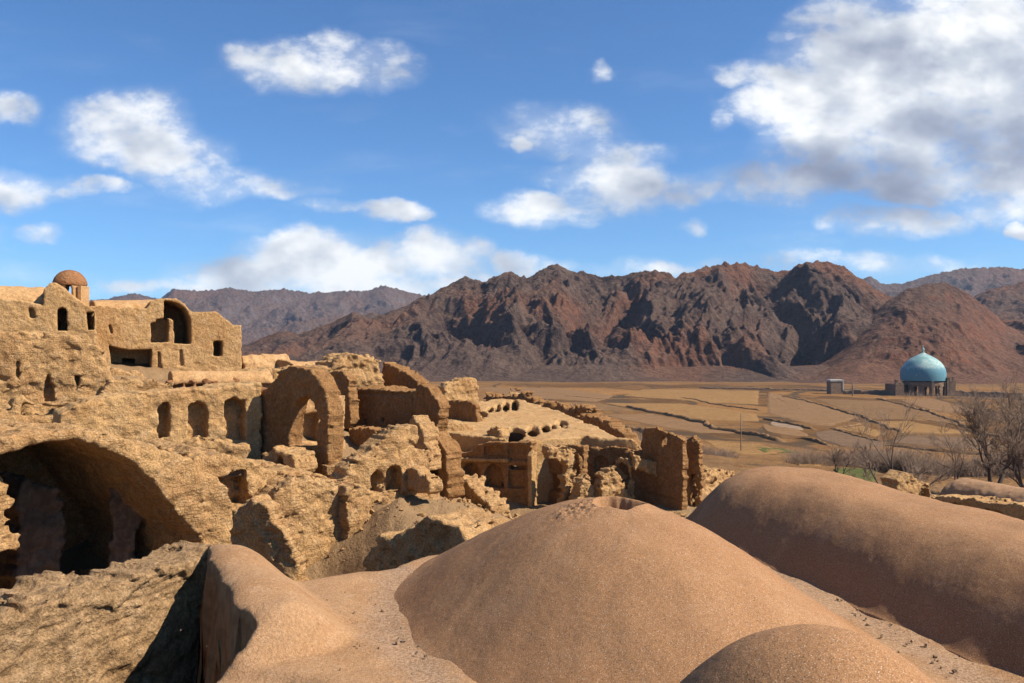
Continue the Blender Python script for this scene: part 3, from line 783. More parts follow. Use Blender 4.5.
# ================================================================== FOREGROUND ROOFS
ZB = -3.4
def Bell(r, p): return (1 - np.clip(r, 0, 1) ** p) ** 2
def plaster_bumps(x, y):
    return .035 * fbm(x * .7, y * .7, 0 * x, 3) + .004 * fbm(x * 4, y * 4, 0 * x + 2, 3, .6) + .0015 * fbm(x * 17, y * 17, 0 * x + 5, 2, .7)

TERR = [(-4.5, 12.65), (-4.25, 11.95), (-3.75, 10.95), (-3.25, 10.05), (-2.9, 9.6), (-2.95, 9.42), (-3.4, 9.0), (-3.9, 8.2), (-4.3, 5), (-4.3, 1.0), (9.9, 1.0), (9.6, 8.6), (7.3, 17.4), (6.2, 18.7), (4.8, 18.7), (3.6, 17.6), (3.1, 16.2), (1.8, 15.2), (0, 15.0), (-1.5, 14.6), (-1.9, 13.75), (-2.1, 13.65), (-3.0, 12.95), (-3.9, 12.7)]
X, Y = np.meshgrid(np.concatenate([np.arange(-6.2, 1.5, .032), np.arange(1.5, 13.5, .06)]), np.arange(1.0, 20.6, .042), indexing='ij')
sd_ = poly_sd(TERR, X, Y) + .05 * fbm(X * 1.6, Y * 1.6, 0 * X + 4, 4, .6) * sstep(Y, 8.5, 9.8)
a_, b_ = np.array([-2.92, 9.95]), np.array([-4.42, 12.6]); d_ = (b_ - a_) / np.linalg.norm(b_ - a_); L_ = np.linalg.norm(b_ - a_)
t_ = (X - a_[0]) * d_[0] + (Y - a_[1]) * d_[1]; tc_ = np.clip(t_, 0, 99)
side = (X - a_[0]) * d_[1] - (Y - a_[1]) * d_[0]           # positive to the right of the ridge
rr_ = np.hypot(np.where(side > 0, side / 1.15, side / 1.3), (t_ - tc_) / .72)
ridge = .50 * Bell(rr_, 3.0) + .10 * np.clip(t_ / L_, 0, 1) * Bell(rr_, 2)
step_ = -.10 * sstep(-(Y - 9.2) - .4 * (X + 2.6), 0, .25) * sstep(-X, 1.8, 2.4)
zt = ZB + ridge + plaster_bumps(X, Y) + step_ + .04 * fbm(X * .9, Y * .9, 0 * X + 8, 2)
# drain running between the vaults
def near_line(P, pts):
    dd = np.full(X.shape, 9.0)
    for i in range(len(pts) - 1):
        a, b = np.array(pts[i]), np.array(pts[i + 1]); e = b - a; t = np.clip(((X - a[0]) * e[0] + (Y - a[1]) * e[1]) / (e @ e), 0, 1)
        dd = np.minimum(dd, np.hypot(X - a[0] - t * e[0], Y - a[1] - t * e[1]))
    return dd
gd_ = np.minimum(near_line(None, [(-1.75, 13.5), (-1.75, 12.3), (-1.55, 10.6), (-.85, 8.9), (-.3, 7.2)]), near_line(None, [(3.9, 14.5), (4.35, 12.0), (4.75, 10.2), (4.9, 8.6), (4.9, 6.5)]))
grav = np.exp(-(gd_ / (.46 + .16 * fbm(X * 1.5, Y * 1.5, 0 * X, 3))) ** 2)
zt -= .05 * grav
drop_ = np.clip(sd_ / .16, 0, 1) ** .8
wallz = ZB - 3.6
edge_round = .10 * np.exp(-np.clip(-sd_, 0, 9) / .12)
zt = np.where(sd_ < 0, zt - edge_round, (zt - .10) * (1 - drop_) + wallz * drop_ + .0 * X)
cw_ = sstep(sd_, -.02, .08) * (.4 + sstep(ZB + .3 - zt, 0, .8)); Xd = X + .26 * fbm(X * 1.6, Y * 1.6, zt * 1.8, 4, .6) * cw_; Yd = Y + .2 * fbm(X * 1.6 + 9, Y * 1.6, zt * 1.8, 4, .6) * cw_
V = np.stack([Xd, Yd, zt], -1).reshape(-1, 3); Fq = grid_faces(*X.shape)[:, ::-1]
keep = (sd_.reshape(-1)[Fq].min(1) < .2)
m, t = new_mat('roof_floor')
pos = t.node('ShaderNodeNewGeometry').outputs['Position']; at_ = t.node('ShaderNodeAttribute', attribute_name='gravel').outputs['Fac']
a = t.noise(pos, .9, 6, .6, .4); b = t.noise(pos, 5, 6, .65); g = t.noise(pos, 80, 3, .6); g2 = t.noise(pos, 26, 4, .65)
c = t.mix(t.smooth(a, .4, .66), (.54, .315, .16), (.47, .26, .125)); c = t.mix(t.smooth(b, .5, .72, 0, .6), c, (.61, .39, .225))
gc = t.mix(t.smooth(g2, .4, .6), (.40, .245, .14), (.50, .335, .215))
c = t.mix(t.smooth(t.math('ADD', at_, t.math('MULTIPLY', t.math('SUBTRACT', b, .5), .9)), .4, 1.0, 0, .75), c, gc)
c = t.mix(t.smooth(g2, .3, .7), t.mix(1, c, (.80, .78, .77), 'MULTIPLY'), t.mix(1, c, (1.13, 1.12, 1.11), 'MULTIPLY'))
c = t.mix(t.smooth(g, .35, .65), t.mix(1, c, (.78, .77, .76), 'MULTIPLY'), t.mix(1, c, (1.1, 1.1, 1.1), 'MULTIPLY'))
f_ = t.noise(pos, 95, 1, .5); c = t.mix(t.smooth(f_, .70, .76, 0, .7), c, (.8, .72, .62))
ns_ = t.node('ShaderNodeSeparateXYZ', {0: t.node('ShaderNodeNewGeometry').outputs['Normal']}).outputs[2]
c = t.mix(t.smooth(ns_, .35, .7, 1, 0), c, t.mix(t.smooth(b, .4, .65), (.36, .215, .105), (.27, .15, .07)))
finish(t, c, .95, t.math('ADD', t.math('MULTIPLY', g, .4), t.math('ADD', t.math('MULTIPLY', g2, .8), b)), .8, .02, .08)
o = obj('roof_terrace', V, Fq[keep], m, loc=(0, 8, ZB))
at_l = o.data.attributes.new('gravel', 'FLOAT', 'POINT'); at_l.data.foreach_set('value', grav.reshape(-1).astype(np.float32))
tag(o, 'mud roof terrace with grey gravel drains between domes and a raised lip on its left', 'roof')

def polar_dome(name, cx, cy, H, rx, ry, p, ang, zb, label, mat, nr=300, na=620, hole=None, rmax=1.04, cat='dome', q=2.0):
    r = np.linspace(0.0, rmax, nr)[:, None]; a = np.linspace(0, 2 * math.pi, na + 1)[None, :-1]
    u = r * rx * np.cos(a); v = r * ry * np.sin(a); x = cx + u * math.cos(ang) - v * math.sin(ang); y = cy + u * math.sin(ang) + v * math.cos(ang)
    z = zb - .06 + H * (1 - np.clip(r + 0 * a, 0, 1) ** p) ** q + .06 * Bell(r + 0 * a, 8) + 1.15 * plaster_bumps(x + 3, y + 7) * sstep(1.05 - r, 0, .1)
    z -= .25 * sstep(r + 0 * a, 1.0, rmax)
    if hole: z = hole(x, y, z)
    V = np.stack([x, y, z], -1).reshape(-1, 3)
    i = np.arange(nr - 1)[:, None] * na; j = np.arange(na)[None]; k = (j + 1) % na
    Fq = np.stack([i + j, i + na + j, i + na + k, i + k], -1).reshape(-1, 4)
    o = obj(name, V, Fq, mat, loc=(cx, cy, zb)); return tag(o, label, cat, 'mud plastered domes on the roof')

_y = np.linspace(8, 14, 600); _x = (613 - 512) / F * _y; _c, _s = math.cos(.368), math.sin(.368)
_r = np.hypot(((_x - 1.368) * _c + (_y - 11.192) * _s) / 2.813, (-(_x - 1.368) * _s + (_y - 11.192) * _c) / 4.59)
_i = np.argmax((ZB + 1.469 * (1 - np.clip(_r, 0, 1) ** 1.731) ** 1.327) / _y); HC = (_x[_i] + .02, _y[_i] - .42); print('crest', HC)
def crater(x, y, z):
    a = np.arctan2(y - HC[1], x - HC[0])
    R_ = .37 * (1 + .22 * noise3(np.cos(a) * 1.5, np.sin(a) * 1.5, 0 * a + 3) + .06 * noise3(np.cos(a) * 3, np.sin(a) * 3, 0 * a + 9))
    r = np.hypot((x - HC[0]), (y - HC[1]) / 1.05) - R_
    z = z + .035 * np.exp(-(r / .12) ** 2) * (.6 + .5 * noise3(x * 3, y * 3, 0 * x))
    lump = np.exp(-(((x - HC[0] + .55) / .28) ** 2 + ((y - HC[1] + .02) / .32) ** 2)) * (.03 + .05 * fbm(x * 7, y * 7, 0 * x, 3, .6))
    z = z + np.clip(lump, 0, 1)
    rn = r + .02 * fbm(x * 4, y * 4, z * 4, 2, .5)
    z = np.where(r < .03, z - sstep(-rn, 0, .17) * (.45 + .12 * fbm(x * 3, y * 3, 0 * x, 2, .5)), z)
    return z
polar_dome('mud_dome', 1.368, 11.192, 1.469, 2.813, 4.59, 1.731, .368, ZB - .02, 'large central mud plastered dome with a broken hole in its crown', M_DOME, 420, 900, crater, q=1.327)
polar_dome('mud_dome', 2.238, 6.205, 1.338, 1.919, 1.722, 2.39, -.429, ZB + .01, 'low mud plastered dome in the near corner in front of the large holed dome', M_DOME, 200, 620)

# the long barrel vault on the right
ax, ay, bx, by, H_, w_, p_, Ht = 5.486, 16.903, 7.628, 8.167, 1.084, 2.085, 2.389, -.073
d_ = np.array([bx - ax, by - ay]); L_ = np.linalg.norm(d_); d_ /= L_
s_ = np.linspace(-w_ * 1.04, L_ + w_ * 1.04, 560)[:, None]; q_ = np.linspace(-w_ * 1.04, w_ * 1.04, 230)[None]
x = ax + d_[0] * s_ - d_[1] * q_; y = ay + d_[1] * s_ + d_[0] * q_; tt = np.clip(s_, 0, L_) + 0 * q_
r = np.hypot(s_ - tt, q_) / w_
z = ZB - .06 + (H_ + Ht * tt / L_) * (1 - np.clip(r, 0, 1) ** 3.2) ** 1.5 + .06 * Bell(r, 8) + 1.3 * plaster_bumps(x, y + 3) * sstep(1.05 - r, 0, .1) - .3 * sstep(r, 1.0, 1.05)
z += .045 * fbm(x * .5 + 3, y * .5, 0 * x + 1, 2) * Bell(r, 3)
o = obj('barrel_vault', np.stack([x, y, z], -1).reshape(-1, 3), grid_faces(*x.shape)[:, ::-1], M_DOME, loc=(6.5, 12.5, ZB)); tag(o, 'long rounded mud plastered barrel vault on the right, its near flank in shade', 'vault')

# ================================================================== VILLAGE
def B(name, label, cat, px, row, Y, group=None): return thing(name, label, cat, tuple(at(px, row, Y)), group)

# --- rough wall at lower left
t1 = wall('rough_wall', None, (-60, 8.9), (216, 12.75), [(-60, 640), (-20, 628), (0, 620), (30, 612), (58, 601), (72, 590), (96, 580), (112, 577), (136, 580), (160, 572), (178, 566), (196, 556), (209, 549), (216, 548), (216, 760), (-60, 960)], .9, vox=.032, rough=.05, rag=.06, pits=.05, mat=M_WEATHER)
tag(t1, 'rough crumbling earth wall in the lower left below the great vault, half in shadow', 'wall')

# --- the great broken vault
gv = B('great_vault', 'huge broken vault with a dark cavernous arch and a crumbled rim, lower left', 'vault', 90, 610, 18)
def inner(U, V, W, pl): return 9.0 + 0 * U
wall('vault_shell', gv, (-110, 14.6), (262, 20.5), [(-110, 455), (-60, 446), (0, 437), (40, 428), (90, 430), (130, 438), (165, 446), (196, 462), (214, 476), (226, 492), (238, 512), (250, 530), (262, 548), (262, 720), (-110, 900)], 6.6,
     [('p', [(-95, 560), (-80, 500), (-50, 474), (0, 456), (28, 446), (46, 441), (70, 441), (92, 445), (112, 452), (130, 462), (146, 474), (160, 490), (172, 507), (186, 524), (198, 536), (204, 560), (206, 700), (-95, 860)], 5.6)], .06, .07, .07, .05, M_RUIN, edge=.07)
wall('pier', gv, (20, 18.6), (64, 19.4), [(20, 478), (60, 490), (66, 505), (63, 640), (18, 640)], 1.6, vox=.07, rough=.06, rag=.08, pits=.04, mat=M_OLD)  # dark brick colour stands in for the shade inside the vault
wall('pier', gv, (-70, 15.3), (20, 17.0), [(-70, 480), (4, 478), (15, 483), (14, 506), (4, 512), (12, 532), (20, 536), (17, 548), (-2, 556), (-2, 660), (-70, 700)], .5, vox=.045, rough=.05, rag=.07, pits=.05, mat=M_RUIN)
wall('cross_wall', gv, (110, 20.0), (206, 20.8), [(110, 470), (206, 500), (206, 640), (110, 640)], .8, [('a', (135, 172, 520, 640), None)], .08, .06, .06, .03, M_OLD)  # same dark colour, painting the vault's inner shade on this wall

# --- earth mass to the right of the vault, rough lit slope with a lintel recess
em = B('earth_mass', 'rough sunlit earth slope with a small lintelled recess right of the great vault', 'ruin', 280, 560, 21)
wall('wall', em, (196, 21.0), (352, 24.0), [(190, 455), (205, 452), (230, 454), (244, 460), (262, 464), (290, 470), (322, 474), (346, 486), (350, 500), (352, 700), (190, 700)], 3.5,
     [('p', [(203, 478), (247, 468), (247, 503), (226, 507), (212, 500)], .55)], .055, .08, .07, .05, M_RUIN, edge=.07)
wall('lower_wall', em, (268, 21.2), (349, 22.8), [(266, 512), (276, 492), (290, 482), (306, 479), (326, 480), (343, 486), (348, 500), (349, 620), (266, 620)], 1.6, vox=.05, rough=.08, rag=.08, pits=.05, mat=M_RUIN)
for k in range(3):
    a = at(200, 472.5 + k * 2.6, 21.6); b = at(246, 468.5 + k * 2.7, 22.1)
    V = []; d = b - a; n = np.array([-d[1], d[0], 0]); n /= np.linalg.norm(n); nn = 10
    for i in range(nn):
        c = a + d * i / (nn - 1) - n * .05 + np.array([0, 0, .02 * noise3(i * .6, k * 3., 0.)])
        for j in range(6):
            q = j * math.pi / 3; V.append(c + n * .05 * math.cos(q) + np.array([0, 0, .045 * math.sin(q)]))
    Fq = [(i * 6 + j, i * 6 + (j + 1) % 6, (i + 1) * 6 + (j + 1) % 6, (i + 1) * 6 + j) for i in range(nn - 1) for j in range(6)]
    obj('lintel_pole', V, Fq, M_OLD, em)
wall('spur', em, (232, 18.4), (300, 17.6), [(232, 512), (244, 500), (252, 496), (262, 503), (268, 520), (282, 533), (294, 552), (300, 600), (232, 620)], .5, vox=.045, rough=.07, rag=.12, pits=.05, mat=M_RUIN)

# --- diagonal wall falling from the big arch to a pillar
dw = B('stepped_wall', 'sunlit diagonal ruined wall stepping down beside the big arch to a tall broken pillar', 'wall', 390, 500, 25)
wall('wall', dw, (338, 24.3), (432, 26.5), [(338, 492), (345, 470), (352, 462), (368, 452), (384, 440), (392, 430), (400, 426), (410, 423), (417, 428), (420, 445), (428, 452), (431, 470), (444, 490), (432, 520), (392, 530), (338, 560)], .8,
     [('a', (371, 383, 472, 493), None), ('a', (388, 402, 464, 490), .45)], .05, .05, .08, .05, M_RUIN)
wall('pillar', dw, (344, 22.3), (373, 23.0), [(346, 488), (362, 486), (376, 492), (372, 515), (371, 540), (374, 566), (356, 575), (350, 545), (347, 515)], .9, vox=.045, rough=.05, rag=.06, pits=.04, mat=M_RUIN)
wall('fragment', dw, (402, 26.0), (430, 25.0), [(402, 470), (412, 466), (425, 476), (431, 487), (426, 494), (402, 488)], .5, vox=.05, rough=.05, rag=.08, pits=.03, mat=M_RUIN)

# --- sunken broken vault in the slope
sv = wall('sunken_vault', None, (366, 17.6), (478, 15.4), [(362, 560), (368, 548), (380, 538), (395, 531), (410, 523), (425, 520), (445, 520), (458, 525), (463, 536), (474, 546), (478, 640), (362, 640)], 1.3, [('p', [(374, 640), (374, 553), (384, 543), (400, 533), (415, 525), (445, 525), (458, 536), (468, 545), (474, 640)], .0)], .06, .09, .09, .03, M_RUIN)
tag(sv, 'collapsed vault mound whose shaded inner face opens just behind the large central dome', 'vault')

# --- niche wall
nw = B('niche_wall', 'long sunlit wall with three tall arched niches to the left of the big free-standing arch', 'wall', 170, 450, 26)
wall('wall', nw, (60, 25.5), (262, 29.0), [(60, 415), (80, 405), (95, 398), (108, 396), (130, 394), (160, 391), (200, 389), (240, 384), (262, 383), (262, 470), (180, 462), (60, 450)], 1.6,
     [('p', [(159, 439), (159, 410), (163, 402), (169, 402), (170, 410), (170, 438)], .55), ('p', [(190, 440), (189, 412), (190, 405), (198, 402), (206, 406), (208, 414), (208, 441)], .5), ('p', [(226, 438), (224, 408), (224, 401), (234, 399), (244, 402), (246, 412), (246, 440)], .6)], .05, .05, .06, .03, M_ADOBE, edge=.045)
wall('footing', nw, (186, 26.2), (250, 27.2), [(186, 445), (200, 440), (228, 441), (248, 446), (250, 470), (186, 465)], .7, vox=.06, rough=.08, rag=.09, pits=.03, mat=M_RUIN)

# --- terrace vault above the niche wall
tv = B('roof_vault', 'long low vaulted roof with a ragged brick edge running above the niche wall', 'roof', 220, 390, 33)
vault('vault', tv, (172, 32.5), (274, 34.5), (371, 371), 1.1, .40, mat=M_PLAIN, body=.12)
wall('brick_edge', tv, (168, 32.3), (272, 34.6), [(168, 381), (220, 380), (272, 379), (272, 396), (168, 398)], .5, [('p', [(176 + 10.5 * k, 383), (182 + 10.5 * k, 382), (183 + 10.5 * k, 387), (175 + 10.5 * k, 388)], .3) for k in range(8)], .045, .04, .06, .04, M_BRICK)
rubble_w = wall('broken_ledge', tv, (100, 30.4), (172, 31.8), [(100, 398), (104, 386), (112, 380), (130, 378), (150, 380), (172, 384), (172, 396), (140, 396)], 1.5, vox=.06, rough=.08, rag=.10, pits=.04, mat=M_RUIN)

# --- big bastion block
bb = B('bastion', 'massive rough earth bastion under the upper houses at the left edge', 'wall', 40, 405, 29)
wall('wall', bb, (-160, 27.0), (114, 31.0), [(-160, 322), (-60, 329), (0, 333), (30, 331), (58, 333), (80, 337), (98, 345), (108, 358), (113, 375), (110, 392), (114, 415), (60, 420), (-160, 460)], 4.5,
     [('a', (74, 81, 376, 388), .5), ('p', [(45, 401), (45, 384), (48, 376), (51, 386), (55, 401)], .35), ('p', [(15, 377), (16, 360), (19, 362), (20, 380)], .2)], .06, .07, .07, .055, M_RUIN, edge=.06)
wall('hollow_edge', bb, (-20, 27.2), (100, 29.2), [(-20, 412), (12, 408), (16, 397), (24, 396), (36, 402), (60, 403), (88, 403), (100, 408), (100, 430), (-20, 440)], .9, [('p', [(22, 416), (24, 404), (50, 405), (88, 406), (86, 414), (40, 417)], .6)], .06, .08, .09, .04, M_RUIN)
wall('crest_block', bb, (96, 31.6), (126, 32.6), [(96, 385), (104, 380), (112, 381), (114, 392), (104, 398), (96, 398)], 1.0, vox=.06, rough=.08, rag=.1, pits=.03, mat=M_RUIN)

# --- upper house with the door and cupola
uh = B('upper_house', 'upper mud house with a rounded gable and an arched doorway under the little cupola', 'house', 50, 335, 38)
wall('wall', uh, (-160, 35.0), (96, 39.0), [(-160, 282), (-60, 288), (0, 297), (30, 302), (42, 304), (43, 293), (46, 286), (51, 282.5), (57, 282.5), (63, 286), (70, 292), (78, 299), (86, 305), (93, 309), (96, 313), (97, 345), (-160, 360)], 3.6,
     [('a', (57, 67, 307, 331), 2.2), ('p', [(87, 331), (86, 312), (94, 311), (94, 330)], 2.0), ('p', [(29, 318), (29, 308), (33, 309), (36, 317)], .3)], .055, .035, .04, .025, M_ADOBE, edge=.045)
vault('vault', uh, (-160, 35.4), (44, 38.5), (276, 285), 3.4, .95, mat=M_PLAIN, body=.4, v0=.25, rough=.04)

cu = B('cupola', 'small orange brick cupola on open piers at the top of the village', 'cupola', 70, 302, 41.0)
cp = at(70, 352, 41.0)[:2]; zc = at(70, 302, 41)[2]; zs = at(70, 285, 41)[2]
prof = [(.74, zs - .02), (.76, zs + .05), (.74, zs + .16), (.67, zs + .34), (.55, zs + .50), (.40, zs + .62), (.24, zs + .69), (.10, zs + .72), (.01, zs + .73)]
V, Fq = lathe(prof, cp, 40); V2, F2 = lathe([(.01, zs - .02), (.74, zs - .02)], cp, 40)
Fq = Fq + [tuple(i + len(V) for i in f) for f in F2]; V = V + V2
obj('dome', V, Fq, M_BRICK, cu)
for k in range(6):
    a = k * math.pi / 3 + .35; ox, oy = cp[0] + .60 * math.cos(a), cp[1] + .60 * math.sin(a)
    solid('pier', (ox, oy, zc - .5), a, (-.09, -.16, 0), (.09, .16, zs - zc + .5), .035, lambda U, V, W: np.maximum(np.maximum(np.abs(U) - .09, np.abs(V) - .15 - .25 * np.clip(W - (zs - zc + .25), 0, 1)), np.maximum(-W, W - (zs - zc + .5))), M_PLAIN, cu, .015, .01, 0)
V, Fq = boxes([(cp[0] + .62, cp[1] - .5, zc - .6, cp[0] + .78, cp[1] + .3, zs - .06), (cp[0] + .3, cp[1] - .62, zc - .6, cp[0] + .78, cp[1] - .5, zc - .1)])
obj('side_panel', V, Fq, M_PLAIN, cu, smooth=False)

# --- upper house with the open iwan
ih = B('iwan_house', 'upper mud house with a big open barrel arch and one small window', 'house', 180, 370, 42)
wall('wall', ih, (90, 40.3), (241, 43.5), [(90, 306), (120, 308), (147, 308), (150, 302), (156, 299), (166, 298), (176, 299), (184, 303), (190, 310), (193, 312), (214, 311), (221, 314), (227, 319), (233, 325), (241, 325.5), (242, 385), (170, 385), (90, 392)], 4.2,
     [('p', [(164, 300.5), (172, 301), (179, 303.5), (185, 308), (189, 315), (191, 326), (191, 344), (174, 343.5), (174, 321), (171, 319), (164, 318)], 3.2), ('p', [(151, 342.5), (151, 324), (156, 322), (157, 319), (168.5, 318.5), (168.5, 342.5)], 1.3),
      ('p', [(213.5, 356), (213.5, 342), (218, 340.5), (222, 341.5), (222, 356)], 1.6), ('p', [(109, 346), (130, 350), (152, 349), (151, 379), (131, 374), (112, 372)], 1.5), ('p', [(124, 373), (124, 358), (137, 359), (137, 374)], 3.2),
      ('p', [(108.5, 326), (110, 324), (113, 333), (111, 334)], .2), ('p', [(157, 372), (158, 352), (160, 352), (163, 372)], .2), ('p', [(178, 366), (180, 350), (182, 350), (184, 366)], .14)], .05, .03, .025, .015, M_ADOBE, edge=.045)
vault('vault', ih, (96, 40.6), (160, 42.2), (299, 298), 2.6, .5, mat=M_PLAIN, body=.4, v0=.3)
wall('buttress', ih, (110, 38.0), (156, 39.0), [(108, 372), (112, 370), (134, 371), (152, 379), (155, 386), (150, 396), (108, 396)], .9, vox=.06, rough=.08, rag=.09, pits=.03, mat=M_RUIN)

# --- low roofs between the iwan house and the arch
lr = B('low_roof', 'low sunlit mud roofs with a dark hollow behind the big free-standing arch', 'roof', 290, 372, 40)
vault('vault', lr, (244, 43.8), (292, 45.2), (355, 354), 1.8, .8, mat=M_PLAIN, body=1.4, rough=.06, rag=.06)
wall('flat', lr, (236, 38.0), (345, 40.0), [(236, 373), (262, 371), (300, 368), (345, 366), (345, 400), (236, 400)], 4.0, [('p', [(268, 379), (270, 362), (280, 356), (292, 359), (290, 372), (276, 380)], 1.2)], .07, .06, .06, .03, M_ADOBE)
vault('vault', lr, (296, 44.0), (342, 46.5), (361, 362), 2.5, .5, mat=M_PLAIN, body=1.2, rough=.05, rag=.05)

# --- the big free-standing arch
ba = B('arch', 'tall thick free-standing ruined arch with a shaded face and a sunlit broken end', 'arch', 300, 474, 29)
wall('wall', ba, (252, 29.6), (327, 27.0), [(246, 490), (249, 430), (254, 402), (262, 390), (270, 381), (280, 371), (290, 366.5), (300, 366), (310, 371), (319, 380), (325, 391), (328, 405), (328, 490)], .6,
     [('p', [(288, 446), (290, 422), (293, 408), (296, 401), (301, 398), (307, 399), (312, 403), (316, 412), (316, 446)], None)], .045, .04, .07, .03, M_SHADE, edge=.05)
wall('rubble_foot', ba, (254, 27.0), (300, 25.8), [(254, 462), (262, 456), (274, 449), (284, 452), (294, 455), (296, 470), (290, 480), (254, 480)], .9, [('p', [(276, 466), (277, 456), (282, 458), (283, 468)], .4)], .05, .08, .1, .04, M_RUIN)
wall('rubble_foot', ba, (326, 26.8), (362, 27.4), [(326, 465), (340, 461), (352, 466), (362, 474), (362, 500), (326, 490)], 1.0, vox=.05, rough=.09, rag=.1, pits=.04, mat=M_RUIN)
bw = wall('back_wall', None, (268, 33.2), (345, 34.8), [(268, 398), (300, 396), (345, 396), (345, 470), (268, 470)], .8, [('p', [(297.5, 441), (297.5, 414), (318, 413), (318, 441)], .6)], .06, .04, .04, .02, M_PLAIN, edge=.045)
tag(bw, 'sunlit plastered wall with a dark window seen through the opening of the big arch', 'wall')

# --- hump and shaded walls right of the arch
hm = B('collapsed_dome', 'sunlit collapsed dome hump above a shaded wall, right of the big arch', 'ruin', 352, 400, 40)
wall('dome', hm, (322, 39.5), (386, 41.0), [(322, 400), (324, 380), (330, 369), (336, 361), (346, 356), (360, 354.5), (372, 356), (379, 361), (383, 370), (384, 392), (384, 400)], 3.4, vox=.06, rough=.12, rag=.10, pits=.05, mat=M_RUIN)
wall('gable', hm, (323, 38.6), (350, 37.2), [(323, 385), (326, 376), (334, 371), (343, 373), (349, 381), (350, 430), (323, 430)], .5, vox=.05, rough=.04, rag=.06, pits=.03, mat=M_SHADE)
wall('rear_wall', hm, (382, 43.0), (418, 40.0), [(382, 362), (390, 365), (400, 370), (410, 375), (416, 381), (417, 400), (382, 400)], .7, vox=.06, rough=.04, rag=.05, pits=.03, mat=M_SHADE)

sh = B('shaded_house', 'roofless house with a straight shaded wall and jagged gable right of the big arch', 'house', 390, 440, 37)
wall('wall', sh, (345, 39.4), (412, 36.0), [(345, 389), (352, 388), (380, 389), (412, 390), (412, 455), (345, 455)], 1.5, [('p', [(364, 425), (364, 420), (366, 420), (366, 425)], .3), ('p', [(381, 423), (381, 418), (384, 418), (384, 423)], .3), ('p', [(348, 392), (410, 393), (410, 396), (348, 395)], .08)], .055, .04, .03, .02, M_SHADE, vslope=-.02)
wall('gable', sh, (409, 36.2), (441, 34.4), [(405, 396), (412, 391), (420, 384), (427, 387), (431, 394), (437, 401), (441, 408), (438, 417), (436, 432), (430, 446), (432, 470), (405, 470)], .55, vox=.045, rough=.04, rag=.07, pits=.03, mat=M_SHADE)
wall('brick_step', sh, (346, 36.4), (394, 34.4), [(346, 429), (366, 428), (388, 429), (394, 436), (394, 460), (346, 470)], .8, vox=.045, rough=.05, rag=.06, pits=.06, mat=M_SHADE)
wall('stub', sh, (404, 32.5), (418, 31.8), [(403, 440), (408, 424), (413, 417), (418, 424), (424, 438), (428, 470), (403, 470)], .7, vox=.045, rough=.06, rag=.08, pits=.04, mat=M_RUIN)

# --- niche tower and curved broken ribs
nt = B('niche_tower', 'narrow shaded tower fragment with a small arched niche above a dark opening', 'ruin', 432, 485, 33)
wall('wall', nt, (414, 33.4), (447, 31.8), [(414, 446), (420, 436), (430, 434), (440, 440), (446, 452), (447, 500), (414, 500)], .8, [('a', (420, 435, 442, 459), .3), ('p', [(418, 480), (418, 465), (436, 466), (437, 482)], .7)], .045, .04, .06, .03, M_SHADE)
wall('rib', nt, (440, 35.0), (460, 37.0), [(441, 430), (448, 432), (456, 442), (461, 456), (460, 500), (454, 500), (452, 462), (447, 447), (441, 437)], .5, vox=.045, rough=.04, rag=.05, pits=.03, mat=M_RUIN)
wall('rib', nt, (447, 33.8), (462, 35.0), [(446, 455), (452, 453), (459, 462), (461, 500), (455, 500), (452, 470), (447, 464)], .4, vox=.045, rough=.04, rag=.05, pits=.03, mat=M_RUIN)

# --- tall lit block beyond
lb = B('broken_block', 'pale sunlit broken block rising above a shaded arch beside the roof with oval holes', 'ruin', 460, 420, 56)
wall('wall', lb, (442, 55.5), (479, 57.0), [(442, 418), (445, 398), (444, 388), (450, 382), (462, 379), (470, 377.5), (478, 377.5), (479, 400), (479, 418)], 1.0, vox=.07, rough=.06, rag=.09, pits=.05, mat=M_ADOBE)
wall('arch_wall', lb, (438, 54.0), (476, 52.0), [(438, 424), (441, 410), (448, 402), (458, 399), (468, 401), (475, 405), (478, 424)], .5, vox=.07, rough=.05, rag=.06, pits=.03, mat=M_SHADE)

# --- caravanserai: roof with oval holes, shaded facades
cv = B('caravanserai', 'long ruined building with oval holes in its sunlit roof and shaded arcades below', 'ruin', 540, 510, 44)
def on_roof(px, row):
    rz = (HZ - row) / F; s = (-4.6 - .045 * 44) / (rz - .045) if abs(rz - .045) > 1e-6 else 44
    return np.array([(px - 512) / F * s, s])
RF = [at(444, 352, 47.2)[:2], at(531, 352, 44.3)[:2], at(582, 352, 45.6)[:2], at(640, 352, 44.6)[:2]] + [on_roof(*q) for q in [(622, 438), (596, 426), (560, 411), (522, 400), (500, 398), (470, 403), (450, 411), (434, 420)]]
HL = [(477, 415, 10, 3.6), (490, 410, 3.2, 3.6), (497.5, 408, 3.5, 4.6), (505.5, 406, 3.7, 5.2), (514.5, 404.2, 4.0, 5.2), (514, 433, 11.5, 6.0), (533, 431, 5.8, 5.2), (545, 428.6, 4.6, 4.2), (553, 426, 2.2, 2.4), (562, 423, 5.2, 4.0)]
rlo = np.min(RF, 0); rhi = np.max(RF, 0)
